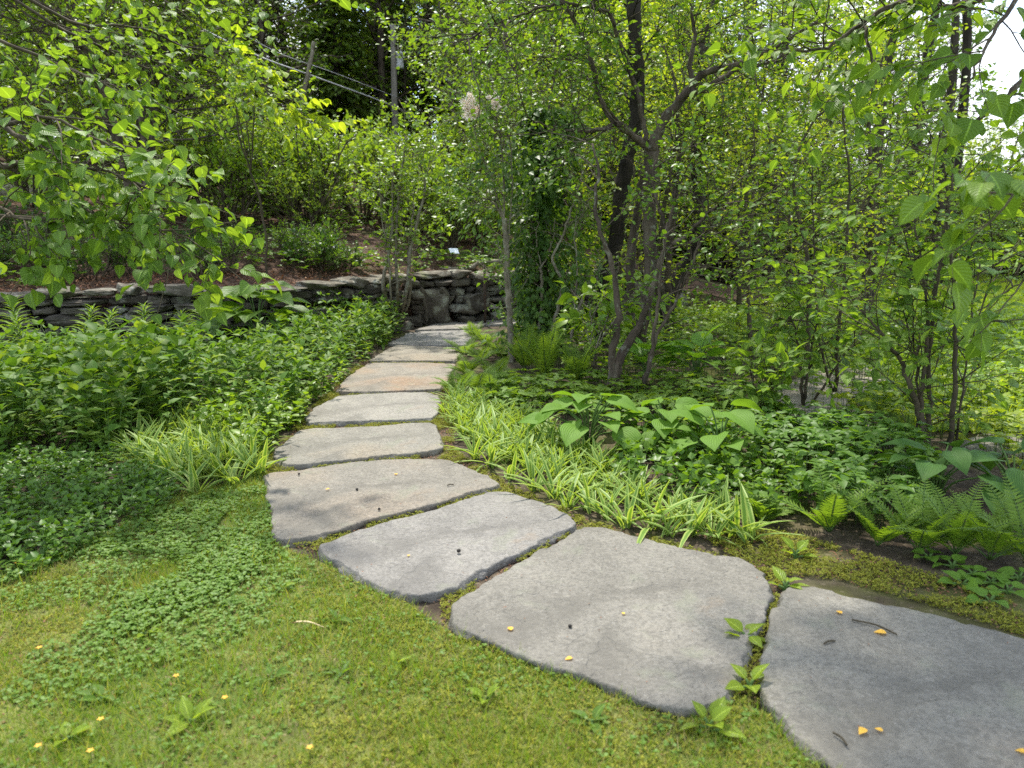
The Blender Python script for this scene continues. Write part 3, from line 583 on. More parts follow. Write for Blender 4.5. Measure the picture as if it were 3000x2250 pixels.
stuff('striped_drift', tuft_mass(dl, 240, r1, .2), m_stripe, 'patch of striped grassy leaves left of the path, in front of the tall leafy bed', 'ground cover')
tm = [tuft_geo(np.random.default_rng(60 + i), 14, .23) for i in range(4)]; tmesh = []
def tuft(x, y, i, rz, sc, label, grp):
    while len(tmesh) < 4: tmesh.append(None)
    p = G(x, y)
    if tmesh[i] is None: o = build('striped_tuft', tm[i], m_stripe); tmesh[i] = o.data
    else: o = build('striped_tuft', tmesh[i], m_stripe)
    o.location = p; o.rotation_euler = (0, 0, rz); o.scale = (sc,) * 3; tag(o, label, 'plant', grp)
for q, (x, y) in enumerate([(1500, 1405), (1560, 1440), (1620, 1462), (1665, 1490), (1730, 1500), (1775, 1520), (1830, 1545), (1905, 1548), (1960, 1570), (2030, 1565), (2090, 1580), (2140, 1570), (2190, 1585), (1440, 1370), (1395, 1345)]):
    tuft(x, y, q % 4, q * 1.3, .85 + .3 * ((q * 7) % 5) / 5, 'small tuft of pale edged striped leaves standing apart on the soil between drift and slabs', 'striped tufts along the right side of the path')
for q, (x, y) in enumerate([(768, 1392), (740, 1400), (690, 1425), (580, 1450)]):
    tuft(x, y, q % 4, q * 1.7 + .5, 1.05, 'small tuft of pale edged striped leaves at the front edge of the left patch', 'striped tufts at the left patch')

# right hand ground covers
star = leaf_mesh6(.42, .35, .65, .6, .05)
g = stem_cover(gpoly([(1790, 1310), (2000, 1290), (2200, 1330), (2330, 1430), (2340, 1510), (2200, 1535), (2040, 1500), (1840, 1430)]), 220, (.10, .22), 4, .06, star, r1, lean=.3)
stuff('lobed_ground_cover', g, [m_mid, greenstem], 'rich green mounded ground cover with toothed leaves behind the striped drift', 'ground cover')
g = mat_cover(gpoly([(2180, 1280), (2350, 1260), (2560, 1290), (2720, 1350), (2760, 1480), (2700, 1560), (2420, 1560), (2330, 1500), (2260, 1400)]), 330, (.10, .25), .062, OVATE, r1, 5, (-.2, .5), stems=True)
stuff('compound_leaf_cover', g, [m_fern, greenstem], 'light green ground cover with pointed oval leaflets below the right saplings', 'ground cover')
g = mat_cover(gpoly([(1440, 1150), (1600, 1130), (1900, 1150), (2250, 1180), (2330, 1300), (2200, 1320), (1850, 1290), (1700, 1260), (1560, 1230), (1430, 1200)]), 150, (.08, .2), .075, L6, r1, 5, (-.1, .45), stems=True)
mat_cover(gpoly([(1330, 1180), (1500, 1190), (1640, 1270), (1560, 1260), (1400, 1215)]), 200, (.06, .14), .05, L6, r1, 5, (-.1, .45), g=g)
stuff('shade_ground_cover', g, [m_big, greenstem], 'low ground cover of whorled leaves under the multi stemmed tree', 'ground cover')
g = mat_cover(np.array([(2.5, 6.2), (3.1, 5.3), (3.2, 4.6), (2.7, 4.2), (5, 3.4), (7, 5.5), (5, 7.5)]), 110, (.06, .2), .07, L6, r1, 5, (-.2, .6), stems=True)
stuff('sunny_ground_cover', g, [m_yel, greenstem], 'sunlit yellow green ground cover right of the dark stem clump', 'ground cover')
rb = np.array([(-.1, 10.5), (.3, 12.2), (3, 13.6), (9, 13), (9.3, 7), (4.6, 5.6), (3.6, 6.0), (2.6, 6.6), (1.2, 6.9), (.2, 8.2)])
g = mat_cover(rb, 46, (.1, .34), .075, L6, r1, 5, (-.2, .6), stems=True)
stem_cover(rb, 14, (.2, .55), 4, .08, L6, r1, lean=.4, g=g)
stuff('woodland_ground_cover', g, [m_bright, greenstem], 'mixed leafy ground cover on the floor of the grove', 'ground cover')
g = blades(np.array([(2.95, 5.5), (4.4, 5.6), (3.7, 4.6), (14, 6), (16, 30), (3, 14), (4, 8)]), 260, (.07, .2), .010, r1, lean=.5)
stuff('meadow_grass', g, m_yel, 'sunlit rough grass beyond the right saplings', 'grass')
g = blades(np.column_stack([np.array([-22, -8, -8, -22]), np.array([16.5, 17.6, 24, 22.])]), 60, (.1, .3), .02, r1, lean=.5, zf=T)
stuff('mown_grass', g, m_yel, 'sunlit strip of grass on the slope at the upper left', 'grass')
# litter on bare soil
g = mat_cover(np.vstack([gaps, [[0, 0]]])[:-1], 4200, (.0, .012), .014, L2, r1, 1, (-.3, .5))
mat_cover(mossp, 2600, (.0, .02), .014, L2, r1, 1, (-.3, .5), g=g)
mat_cover(lp, 420, (.004, .02), .015, L2, r1, 1, (-.3, .6), g=g, mask=inv)
P = scatter(gpoly([(760, 1600), (800, 1300), (980, 1140), (1340, 1060), (1320, 1330), (1700, 1540), (2300, 1700), (3000, 1880), (3000, 2250), (2420, 2240), (2000, 2090), (1300, 1870)]), 70, r1, False)
ok_ = np.zeros(len(P), bool)
for sl in SLABS: c_ = sl.mean(0); ok_ |= inside(P, c_ + (sl - c_) * .96) & ~(inside(P, c_ + (sl - c_) * .8) & (r1.random(len(P)) < .75))
P = P[ok_]; a_ = r1.uniform(0, 6.28, len(P)); leaves(g, L2, np.column_stack([P, np.full(len(P), TOP + .008)]), np.stack([np.cos(a_), np.sin(a_), r1.normal(0, .15, len(P))], -1), np.array([0, 0, 1.]) + r1.normal(0, .3, (len(P), 3)), r1.uniform(.004, .013, len(P)))
stuff('leaf_litter', g, m_litter, 'brown chips and dead leaf bits on the soil beside the slabs', 'litter')
g = mat_cover(np.array([(-14, 8.7), (-6, 9.6), (-2.4, 11.6), (-1.6, 12.8), (2, 14.3), (2.5, 24), (-14, 22)]), 60, (.05, .25), .08, L6, r1, 5, (-.1, .6), zf=T, avoid=False, mask=lambda P: vnoise(P[:, 0] * .9 + 12, P[:, 1] * .9) > .47)
stuff('slope_ground_cover', g, m_mid, 'patches of low green plants between the shrubs on the mulched slope', 'ground cover')
hp = np.array([(-14, 8.6), (-6, 9.5), (-2.4, 11.4), (-1.6, 12.6), (1.5, 14), (1.5, 24), (-14, 20)])
g = mat_cover(hp, 150, (.0, .03), .05, L2, r1, 1, (-.4, .6), zf=T, avoid=False)
mat_cover(np.array([(-9, 9.0), (-6, 9.35), (-3.9, 9.95), (-2.3, 11.3), (-2.6, 12), (-4, 10.8), (-6, 10.2), (-9, 9.8)]), 500, (.0, .05), .05, L2, r1, 1, (-.4, .8), zf=T, avoid=False, g=g)
stuff('fallen_leaves', g, m_litter, 'brown dead leaves on the mulch above the wall', 'litter')

# ------------------------------------------------------------------ hostas, ferns and single plants
def hosta(name, label, cat, base, n, ll, hgt, rad, mat, rng, tp=HOSTA, tilt=(-.5, .25), wid=1.0, group=None):
    root = thing(name, label, cat, base, group)
    for k in range(n):
        a = 2.4 * k + rng.normal(0, .25); f = (k + .6) / n; r = rad * (.25 + .75 * f); h = hgt * (1.05 - .5 * f) * rng.uniform(.85, 1.1)
        q = np.array([math.cos(a) * r, math.sin(a) * r, h]); g = Geo()
        tube(g, spline([[0, 0, -.01], [q[0] * .35, q[1] * .35, h * .65], q], 4), np.linspace(.007, .0045, 9), 5, m=1)
        el = rng.uniform(*tilt) + .25 * (1 - f); d = np.array([math.cos(a) * math.cos(el), math.sin(a) * math.cos(el), math.sin(el)])
        up = np.array([-math.cos(a) * math.sin(el), -math.sin(a) * math.sin(el), math.cos(el)]) + rng.normal(0, .22, 3)
        leaves(g, tp, [q], [d], [up], ll * rng.uniform(.75, 1.1), wid); build('leaf', g, [mat, greenstem], root)
    return root
r2 = np.random.default_rng(77)
hosta('hosta', 'big light green ribbed hosta in front of the multi stemmed tree, behind the striped drift', 'hosta', G(1725, 1318), 24, .21, .38, .34, m_hosta, r2)
hosta('hosta', 'smaller ribbed hosta touching the right side of the big light green one', 'hosta', G(1950, 1320), 13, .2, .34, .26, m_hosta, r2)
hosta('hosta', 'ribbed hosta with upright cupped leaves standing in the toothed ground cover', 'hosta', G(2105, 1375), 13, .21, .38, .24, m_hosta, r2, tilt=(-.3, .5))
hosta('hosta', 'dark green broad leaved hosta at the foot of the right sapling clump', 'hosta', G(2740, 1480), 13, .19, .34, .26, m_hostad, r2)
hosta('hosta', 'dark green broad leaved hosta at the right edge of the picture behind the ferns', 'hosta', G(2960, 1490), 13, .19, .34, .28, m_hostad, r2)
hosta('hosta', 'bright young hosta close behind the crooked stems, left of its larger pair', 'hosta', G(1890, 1130), 9, .24, .42, .16, m_hostab, r2, tilt=(.2, .9))
hosta('hosta', 'bright young hosta clump with many upright leaves in the clearing behind the multi stemmed tree', 'hosta', G(2040, 1135), 12, .25, .45, .22, m_hostab, r2, tilt=(.1, .8))
hosta('comfrey', 'large dark glossy leaved plant growing against the long stone wall', 'plant', (-3.1, 9.2, 0), 20, .5, .8, .46, m_big, r2, HOSTA, (-.6, .4), .8)
for x, y, l in [(2195, 2030, 'broad leaved weed in the joint between the two front slabs, near the lawn'), (2185, 1890, 'small weed in the middle of the joint between the two front slabs'),
                (2075, 2150, 'broad leaved plantain in the lawn below the largest slab'), (2300, 1735, 'small upright weed at the top of the joint between the two front slabs'), (2330, 1640, 'single upright weed on the mossy strip above the front slabs')]:
    hosta('weed', l, 'weed', G(x, y), 6, .075, .05, .035, m_bigy, r2, OVATE, (-.1, .8), 1.1)
for q, (x, y) in enumerate([(2720, 1640), (2790, 1665), (2850, 1690), (2905, 1715), (2955, 1740), (2985, 1700), (2820, 1720), (2900, 1770)]):
    hosta('wild_ginger', 'round leaved low plant on the soil in front of the right ferns', 'plant', G(x, y), 5, .062, .035, .05, m_hosta, r2, HEART, (-.15, .3), 1.05, 'round leaved plants in front of the ferns')
for q, (x, y, s) in enumerate([(680, 1790, 1), (820, 1740, .9), (990, 1830, 1.1), (1160, 1960, .8), (800, 2000, .9), (430, 1870, 1.1), (300, 2060, 1.2), (1420, 2060, 1), (1000, 1990, .9), (560, 2130, 1.3), (1730, 2130, 1.1), (200, 2180, 1.3)]):
    hosta('lawn_weed', 'small rosette of green leaves in the mossy lawn', 'weed', G(x, y), 5, .06 * s, .025, .02, m_bigy if q % 2 else m_big, r2, OVATE, (.0, .7), .8, 'weed rosettes in the lawn')

def frond_geo(rng, Ln, pairs, az, el, arch, wmax, lacy, base=np.zeros(3)):
    n = 14; ph = np.linspace(0, 1, n); ang = el - arch * ph ** 1.4; st = Ln / (n - 1)
    h = np.concatenate([[0], np.cumsum(np.cos(ang[:-1]) * st)]); z = np.concatenate([[0], np.cumsum(np.sin(ang[:-1]) * st)])
    ca, sa = math.cos(az), math.sin(az); P = np.stack([ca * h, sa * h, z], -1) + base; g = Geo(); tube(g, P, np.linspace(.004, .001, n), 4, m=1)
    t = np.linspace(.16, .985, pairs); x = t * (n - 1); i = np.minimum(x.astype(int), n - 2); f = (x - i)[:, None]; pos = P[i] * (1 - f) + P[i + 1] * f
    dd = unit(P[i + 1] - P[i]); nrm = unit(np.cross(dd, [-sa, ca, 0])) * -1; sd_ = np.array([-sa, ca, 0.])
    pl = wmax * np.interp(t, [.1, .2, .4, .6, .85, 1], [.35, .75, 1, .88, .42, .05])
    for s in (1, -1):
        d = unit(sd_ * s + dd * .45 + nrm * -.1 + rng.normal(0, .05, (pairs, 3)) - np.array([0, 0, .15]))
        if not lacy: leaves(g, leaf_mesh6(.13, .2, .6, .7, .1), pos, d, nrm, pl)
        else:
            leaves(g, leaf_mesh2(.04), pos, d, nrm, pl)
            for k in range(1, 8):
                q = k / 8; pp = pos + d * (pl * q)[:, None]; pin = pl * .24 * (1.1 - q)
                for s2 in (1, -1): leaves(g, leaf_mesh2(.2, .2), pp, unit(dd * s2 + d * .5), nrm, pin)
    return g
def fern(label, base, n, Ln, mat, rng, lacy=False, el=(.7, 1.25), arch=(.7, 1.3), w=.1, group=None, name='fern', pairs=24):
    root = thing(name, label, 'fern', base, group)
    for k in range(n):
        build('frond', frond_geo(rng, Ln * rng.uniform(.7, 1.1), pairs, 6.283 * k / n + rng.normal(0, .3), rng.uniform(*el), rng.uniform(*arch), w * rng.uniform(.85, 1.15), lacy), [mat, greenstem], root)
    return root
fl = [(2430, 1560, .42, 'fern with one tall upright frond nearest the mossy strip'), (2570, 1600, .34, 'small spreading fern second in the front row'), (2690, 1620, .42, 'fern with long fronds in the middle of the front row'),
      (2800, 1625, .45, 'dense fern in the front row below the dark hostas'), (2900, 1640, .46, 'large fern in the front row near the right edge'), (3010, 1650, .48, 'fern cut off by the right edge of the picture'), (2225, 1530, .26, 'little fern at the end of the striped drift')]
for x, y, s, l in fl: fern(l, G(x, y), 9 if s > .3 else 6, s, m_fern2, r2, w=.07, el=(.65, 1.3), arch=(.5, 1.1), pairs=22)
for q, (x, y, s, l) in enumerate([(1600, 1120, .72, 'tall upright lacy fern left of the multi stemmed tree'), (1690, 1135, .62, 'upright lacy fern between the tall lacy fern and the multi stemmed tree'), (1540, 1090, .6, 'lacy fern behind the bark stripped sapling')]):
    fern(l, G(x, y), 9, s, m_fern2, r2, True, (1.0, 1.45), (.3, .9), .12)
for q, (x, y) in enumerate([(1370, 1100), (1400, 1150), (1340, 1155), (1440, 1175), (1410, 1060), (1450, 1110), (1365, 1040), (1490, 1150), (1420, 1010), (1390, 990), (1510, 1190), (1470, 1050)]):
    fern('feathery yellow green fern arching beside the right edge of the path', G(x, y), 8, .36, m_fern2, r2, True, (.55, 1.15), (.5, 1.0), .10, 'feathery ferns on the right of the path', pairs=18)
# tall narrow leaved stems by the long wall
def lily(base, h, label, rng, lean):
    root = thing('lily_stem', label, 'plant', base); g = Geo(); P = spline([[0, 0, -.02], [lean * .3, 0, h * .55], [lean, .02, h]], 6); tube(g, P, np.linspace(.008, .004, len(P)), 6); build('stem', g, greenstem, root)
    g = Geo(); N = int(h * 75); t = np.linspace(.35, 1, N); x = t * (len(P) - 1); i = np.minimum(x.astype(int), len(P) - 2); pos = P[i] + (P[i + 1] - P[i]) * (x - i)[:, None]; a = np.arange(N) * 2.4; el = .1 + .8 * t
    leaves(g, leaf_mesh6(.075, .3, .65, .75, .35), pos, np.stack([np.cos(a) * np.cos(el), np.sin(a) * np.cos(el), np.sin(el)], -1), np.array([0, 0, 1.]) + rng.normal(0, .2, (N, 3)), .19 * np.interp(t, [.3, .6, 1], [.8, 1, .5]))
    build('foliage', g, m_big, root)
for x, d, h, l, ln in [(25, 7.2, .86, 'tall stem of narrow leaves at the left edge in front of the wall', .05), (70, 7.0, .7, 'shorter leafy stem just right of the tall one at the left edge', -.1), (215, 7.6, .74, 'leaning narrow leaved stem, third from the left edge', .18),
                       (262, 7.5, .72, 'narrow leaved stem leaning right, beside the third', .22), (415, 8.1, .72, 'upright narrow leaved stem alone in front of the dark middle of the wall', .02), (520, 8.3, .62, 'narrow leaved stem between the lone one and the large glossy plant', .03), (585, 8.6, .75, 'slender stem touching the large glossy leaved plant', .02)]:
    p = W(x, 900, d); lily((p[0], d, 0), h, l, r2, ln)

# ------------------------------------------------------------------ shrubs and trees
PS = dict(wob=.16, up=[.03, .05, .05, .05], kids=[0, 6, 6, 6], ang=.75, ratio=.55, gap=.035, start=.2, flat=.6)
def prm(**k): d = dict(PS); d.update(k); return d
def tree(name, label, cat, base, group=None): return thing(name, label, cat, base, group)
def finish(root, gw, L, tp, size, lm, bm, rng, upn=.45, keep=1, crown='crown', trunk='trunk', wid=None):
    o = np.array(root.location); build(trunk, gw, bm, root, org=o)
    if L: build(crown, foliage(L, tp, size, rng, upn, keep=keep, wid=wid), lm, root, org=o)
    return root
r3 = np.random.default_rng(101)
# proto types for the woods, built at their first place and copied
def deciduous(rng, h, crown0, spread, nb, leaf, gap, prm_, tr):
    g, L = Geo(), []; P = limb(g, [[0, 0, -.3], [rng.normal(0, .1), rng.normal(0, .1), h * .35], [rng.normal(0, .25), rng.normal(0, .25), h * .7], [rng.normal(0, .4), rng.normal(0, .4), h]], tr, tr * .15, 8, 6, 0, rng)
    for q in range(nb):
        t = crown0 + (1 - crown0) * (q + rng.random()) / nb; x = t * (len(P) - 1); i = min(int(x), len(P) - 2); b = P[i] + (P[i + 1] - P[i]) * (x - i); a = q * 2.4 + rng.normal(0, .3); e = rng.uniform(.0, .7) + .4 * (t - .5)
        ln = spread * rng.uniform(.75, 1.2) * np.interp((t - crown0) / (1 - crown0), [0, .3, .7, 1], [.7, 1, .75, .3])
        grow(g, L, b, [math.cos(a) * math.cos(e), math.sin(a) * math.cos(e), math.sin(e)], ln, tr * .35 * (1.1 - t), 2, prm_, rng)
    return g, L
def proto(name, label, cat, loc, g, L, tp, size, lm, bm, group, rng, rz=0, sc=1, upn=.6):
    root = thing(name, label, cat, (0, 0, 0), group); build('trunk', g, bm, root); build('crown', foliage(L, tp, size, rng, upn), lm, root)
    root.location = [float(v) for v in loc]; root.rotation_euler = (0, 0, rz); root.scale = (sc,) * 3; return root
PT = prm(kids=[0, 5, 6, 6], gap=.13, wob=.13, ang=.8, up=[.02, .04, .05, .05], ratio=.5, flat=.7)
class Kind:
    def __init__(s, make): s.make, s.root = make, None
    def put(s, loc, rz, sc, label, group=None):
        if s.root is None:
            s.root = s.make(); s.root.location = [float(v) for v in loc]; s.root.rotation_euler = (0, 0, rz); s.root.scale = (sc,) * 3; s.root['label'] = label
            if group: s.root['group'] = group
            return s.root
        return dup(s.root, loc, rz, sc, label, group)
def kind_dec(name, cat, seed, h, c0, spread, nb, tr, leafm, leaf, p, bm=bark, tp=L6):
    def mk():
        rng = np.random.default_rng(seed); g, L = deciduous(rng, h, c0, spread, nb, leaf, 0, p, tr); return proto(name, '', cat, (0, 0, 0), g, L, tp, leaf, leafm, bm, None, rng)
    return Kind(mk)
def kind_con(seed, h, r):
    def mk():
        rng = np.random.default_rng(seed); g, L = Geo(), []; P = limb(g, [[0, 0, -.3], [0, .1, h * .5], [.1, 0, h]], .2, .03, 8, 5, 0, rng)
        p = prm(kids=[0, 9, 9], gap=.09, wob=.06, ang=.9, up=[-.03, -.03, -.03], ratio=.42, flat=.15, fwd=.9, side=.7, hang=-.2, start=.1)
        for q in range(int(h * 8)):
            t = .12 + .87 * (q + rng.random()) / int(h * 8); a = q * 2.4 + rng.normal(0, .3); ln = r * (1.03 - t) ** .8 * rng.uniform(.75, 1.15) + .25; e = .15 - .35 * (1 - t)
            grow(g, L, [0, 0, h * t], [math.cos(a) * math.cos(e), math.sin(a) * math.cos(e), math.sin(e)], ln, .03 * (1.1 - t), 1, p, rng)
        return proto('hemlock', '', 'tree', (0, 0, 0), g, L, leaf_mesh2(.24, .1), .36, m_conif, bark_dark, None, rng, upn=.3)
    return Kind(mk)
K_tall = [kind_dec('woodland_tree', 'tree', 1, 13, .12, 3.4, 44, .17, m_mid, .2, PT), kind_dec('woodland_tree', 'tree', 2, 14, .14, 3.2, 44, .19, m_bright, .19, PT), kind_dec('woodland_tree', 'tree', 3, 11, .08, 3.1, 40, .15, m_yel, .18, PT)]
K_high = kind_dec('tall_tree', 'tree', 4, 15, .5, 3.0, 17, .15, m_mid, .15, PT, bark_dark)
K_con = [kind_con(5, 14, 3.0), kind_con(6, 11, 2.6)]
PSA = prm(kids=[0, 5, 5], gap=.06, wob=.15, ratio=.52, flat=.45)
K_sap = [kind_dec('understorey_sapling', 'sapling', 7, 4.6, .12, 1.5, 26, .045, m_bright, .075, PSA, twigm), kind_dec('understorey_sapling', 'sapling', 8, 4.0, .1, 1.4, 26, .04, m_mid, .08, PSA, twigm), kind_dec('understorey_sapling', 'sapling', 9, 5.2, .15, 1.6, 28, .05, m_yel, .075, PSA, twigm)]
def kind_shrub(name, seed, h, stems, lm, leaf, p, tp=L6, bm=twigm, lean=.5):
    def mk():
        rng = np.random.default_rng(seed); g, L = Geo(), []
        for q in range(stems):
            a = q * 2.4; d = [math.cos(a) * lean * rng.uniform(.3, 1.3), math.sin(a) * lean * rng.uniform(.3, 1.3), 1]; grow(g, L, [math.cos(a) * .08, math.sin(a) * .08, -.05], d, h * rng.uniform(.75, 1.1), .012 * h + .004, 2, p, rng)
        return proto(name, '', 'shrub', (0, 0, 0), g, L, tp, leaf, lm, bm, None, rng)
    return Kind(mk)
PB = prm(kids=[0, 5, 7], gap=.035, wob=.14, ratio=.45, flat=1, ang=.6, hang=.05, start=.25)
m_fresh = leafmat('fresh leaf', [(.085, .17, .022), (.12, .215, .03), (.165, .26, .045)], .4, .55)
K_aza = [kind_shrub('azalea', 12, 1.5, 13, m_bright, .08, PB), kind_shrub('azalea', 13, 1.3, 13, m_fresh, .08, PB)]
K_low = [kind_shrub('low_shrub', 14, .62, 12, m_mid, .062, PB, LANCE, lean=.8), kind_shrub('low_shrub', 15, .55, 12, m_dark, .058, PB, lean=.8)]

# woods on the hillside
def clear(x, y):
    for px, dd, wdt in ((1160, 36, 3.6), (880, 28, 2.6), (775, 30, 1.6)):
        if y < dd + 1.5 and abs(x - (px - 1500) / FPX * y * 1.0) < wdt * (.6 + .4 * y / dd): return False
    return True
hw = 'trees in the wood on the hillside'; n = 0; rw = np.random.default_rng(9)
spots = []
for row, (y0, y1, step) in enumerate([(24, 27, 2.8), (29, 34, 2.6), (37, 43, 2.4), (45, 55, 3.0), (58, 72, 4.0)]):
    x = -34 - row * 5
    while x < 6 + row * 2:
        yy = rw.uniform(y0, y1); xx = x + rw.uniform(-.8, .8); x += step
        if clear(xx, yy) and not (yy < 28 and -20 < xx < -8.5): spots.append((xx, yy))
for q, (x, y) in enumerate(spots):
    u = rw.random(); cen = -14 < x < 2
    if u < (.55 if cen else .3): K_con[q % 2].put((x, y, H(x, y)), q * 1.9, rw.uniform(.8, 1.15), 'dark needled hemlock in the wood on the hillside', 'hemlocks in the hillside wood')
    else:
        k = [0, 1, 0, 2][q % 4]; K_tall[k].put((x, y, H(x, y)), q * 2.1, rw.uniform(.8, 1.1), ['mid green leafy tree in the wood on the hillside', 'bright green leafy tree in the wood on the hillside', 'yellow green leafy tree in the wood on the hillside'][k], hw)
for q, (x, y, s, k) in enumerate([(-6.5, 40, 1.2, 1), (-3.6, 42, 1.2, 0), (-9.4, 41, 1.2, 0), (-1.6, 43, 1.2, 0), (-11.8, 42, 1.2, 1), (-7.8, 46, 1.4, 1), (-5, 47, 1.3, 1), (-3, 48, 1.4, 1), (.8, 42, 1.2, 1), (-14.5, 44, 1.3, 9), (3.5, 47, 1.2, 0), (-5.6, 51, 1.5, 1), (-10, 52, 1.5, 0), (0, 52, 1.4, 9), (-17, 33, 1.1, 1), (-20.5, 30, 1.1, 0), (-13.2, 31, 1.1, 9), (-24, 33, 1.2, 1)]):
    if k == 9: K_con[q % 2].put((x, y, H(x, y)), q, s, 'dark needled hemlock in the wood on the hillside', 'hemlocks in the hillside wood')
    else: K_tall[k].put((x, y, H(x, y)), q * 1.3, s, ['mid green leafy tree in the wood on the hillside', 'bright green leafy tree in the wood on the hillside'][k], hw)
# right background
for q, (x, y, s, k) in enumerate([(6, 20.5, .7, 1), (9, 23, .8, 2), (11.6, 25, .85, 1), (4, 19.5, .6, 2), (14.5, 29, .85, 0), (7.4, 26, .9, 0), (18.6, 31, .5, 2), (21, 33, .48, 1), (17, 36, .75, 1), (3, 27, .8, 1), (7, 33, .72, 0), (11, 36, .62, 2), (15, 38, .55, 1), (20, 40, .55, 0), (25, 42, .55, 2), (30, 45, .55, 1), (5, 40, .9, 2), (9, 46, .8, 1), (36, 50, .6, 0), (1.5, 21, .62, 1), (5.5, 22, .5, 0), (0, 24.5, .8, 1), (-10.8, 27, .75, 1), (-12, 22, .7, 0), (-15, 24, .8, 2), (-18, 26, .9, 1), (14, 48, .7, 0), (22, 52, .65, 1), (18, 28, .33, 2), (24, 30, .34, 2), (13, 26, .36, 1), (9, 30, .5, 0), (2, 30, .85, 0), (6.5, 38, .75, 1), (12, 42, .6, 2), (17, 44, .55, 0), (28, 50, .6, 1), (34, 44, .5, 2), (40, 52, .6, 1), (3.5, 36, .9, 0), (8.5, 26, .42, 1)]):
    K_tall[k].put((x, y, H(x, y) - .2), q * 1.7, s, ['mid green tree at the far side of the open ground behind the grove', 'bright green tree at the far side of the open ground behind the grove', 'yellow green tree at the far side of the open ground behind the grove'][k], 'trees beyond the grove')
for q, (px, d, s, l) in enumerate([(2668, 20, 1.0, 'tall slender trunk against the sky in the upper right, left of the twin trunks'), (2738, 19, .95, 'left one of the twin tall trunks against the sky in the upper right'), (2770, 20.5, 1.05, 'right one of the twin tall trunks against the sky in the upper right'), (2260, 17, .9, 'tall dark mottled trunk in the middle of the grove behind the saplings'), (2560, 15, .8, 'pale trunk low in the grove behind the right sapling clump')]):
    p = W(px, 678, d); K_high.put((p[0], d, 0), q * 1.3, s, l)
rb_ = np.random.default_rng(44)
for q in range(34):
    x = rb_.uniform(.5, 20); y = rb_.uniform(19, 32) if x < 9 else rb_.uniform(22, 40); K_aza[q % 2].put((x, y, H(x, y) - .1), q * 1.7, rb_.uniform(1.5, 2.9), ['bright green bush beyond the grove', 'sunlit yellow green bush beyond the grove'][q % 2], 'bushes beyond the grove')
# saplings in the grove
sp_ = [(1.0, 12.4, 1.0), (2.0, 10.6, .85), (2.9, 9.0, .75), (3.6, 12.0, 1.05), (4.4, 9.6, .8), (5.4, 11.5, .95), (6.3, 14.0, 1.0), (4.6, 15.2, 1.1), (2.6, 15.0, 1.15), (.6, 15.5, 1.1), (7.6, 17, .9), (5.9, 18.5, 1.0), (3.4, 18.5, 1.2), (1.4, 18, 1.2), (9.2, 15.2, .6), (10.5, 19, .65), (8.9, 21, .8), (1.9, 13.3, .9), (-.4, 17.5, 1.2), (3.0, 7.6, .6), (12.5, 21, .7), (-1.5, 20, 1.3), (4.0, 10.9, .7), (11.8, 16.5, .5), (14.5, 22, .6)]
for q, (x, y, s) in enumerate(sp_):
    k = [0, 2, 1, 0, 1, 2][q % 6]; K_sap[k].put((x, y, H(x, y)), q * 2.3, s, ['bright green small leaved sapling in the grove', 'mid green small leaved sapling in the grove', 'yellow green small leaved sapling in the grove'][k], 'saplings in the grove')
# shrubs on the slope above the wall
sh = [(-5.6, 14.5, 1.1), (-4.7, 15.4, 1.3), (-3.8, 14.6, 1.15), (-3.0, 15.6, 1.25), (-2.2, 15.0, 1.1), (-4.3, 17.2, 1.15), (-2.7, 17.4, 1.15), (-5.6, 16.6, 1.4), (-1.4, 16.3, 1.1), (-3.6, 13.6, .9), (-4.8, 13.5, .95), (-6.6, 15.3, 1.2), (-1.2, 14.6, .8), (-.6, 15.4, .8), (-7.8, 16.8, 1.2), (-6.8, 18.3, 1.5), (-9.6, 15.5, 1.0), (-3.4, 19.5, 1.15), (-5.2, 20, 1.15), (-1.4, 19, 1.6)]
for q, (x, y, s) in enumerate(sh):
    K_aza[q % 2].put((x, y, H(x, y)), q * 1.1, s, ['bright green twiggy shrub on the mulched slope above the wall', 'yellow green twiggy shrub on the mulched slope above the wall'][q % 2], 'shrubs on the slope')
ls = [(-7.6 + .62 * i + .2 * math.sin(i * 3), None, .8 + .3 * ((i * 5) % 4) / 4) for i in range(9)]
for q, (x, _, s) in enumerate(ls):
    y = float(wally(x)) + .95 + .6 * ((q * 7) % 5) / 5; K_low[q % 2].put((x, y, H(x, y)), q * 1.3, s, ['mid green narrow leaved low shrub on top of the long wall', 'dark green low shrub on top of the long wall'][q % 2], 'low shrubs along the top of the wall')
for q, (x, y, s) in enumerate([(-7.2, 11.4, 1.2), (-5.9, 11.7, 1.1), (-8.6, 11.0, 1.3), (-3.0, 12.4, .9), (-2.6, 11.9, .7), (-3.5, 12.0, .8), (-4.6, 11.6, .9)]):
    K_low[(q + 1) % 2].put((x, y, H(x, y)), q, s, ['mid green narrow leaved shrub higher on the slope', 'dark green shrub higher on the slope'][(q + 1) % 2], 'low shrubs higher on the slope')

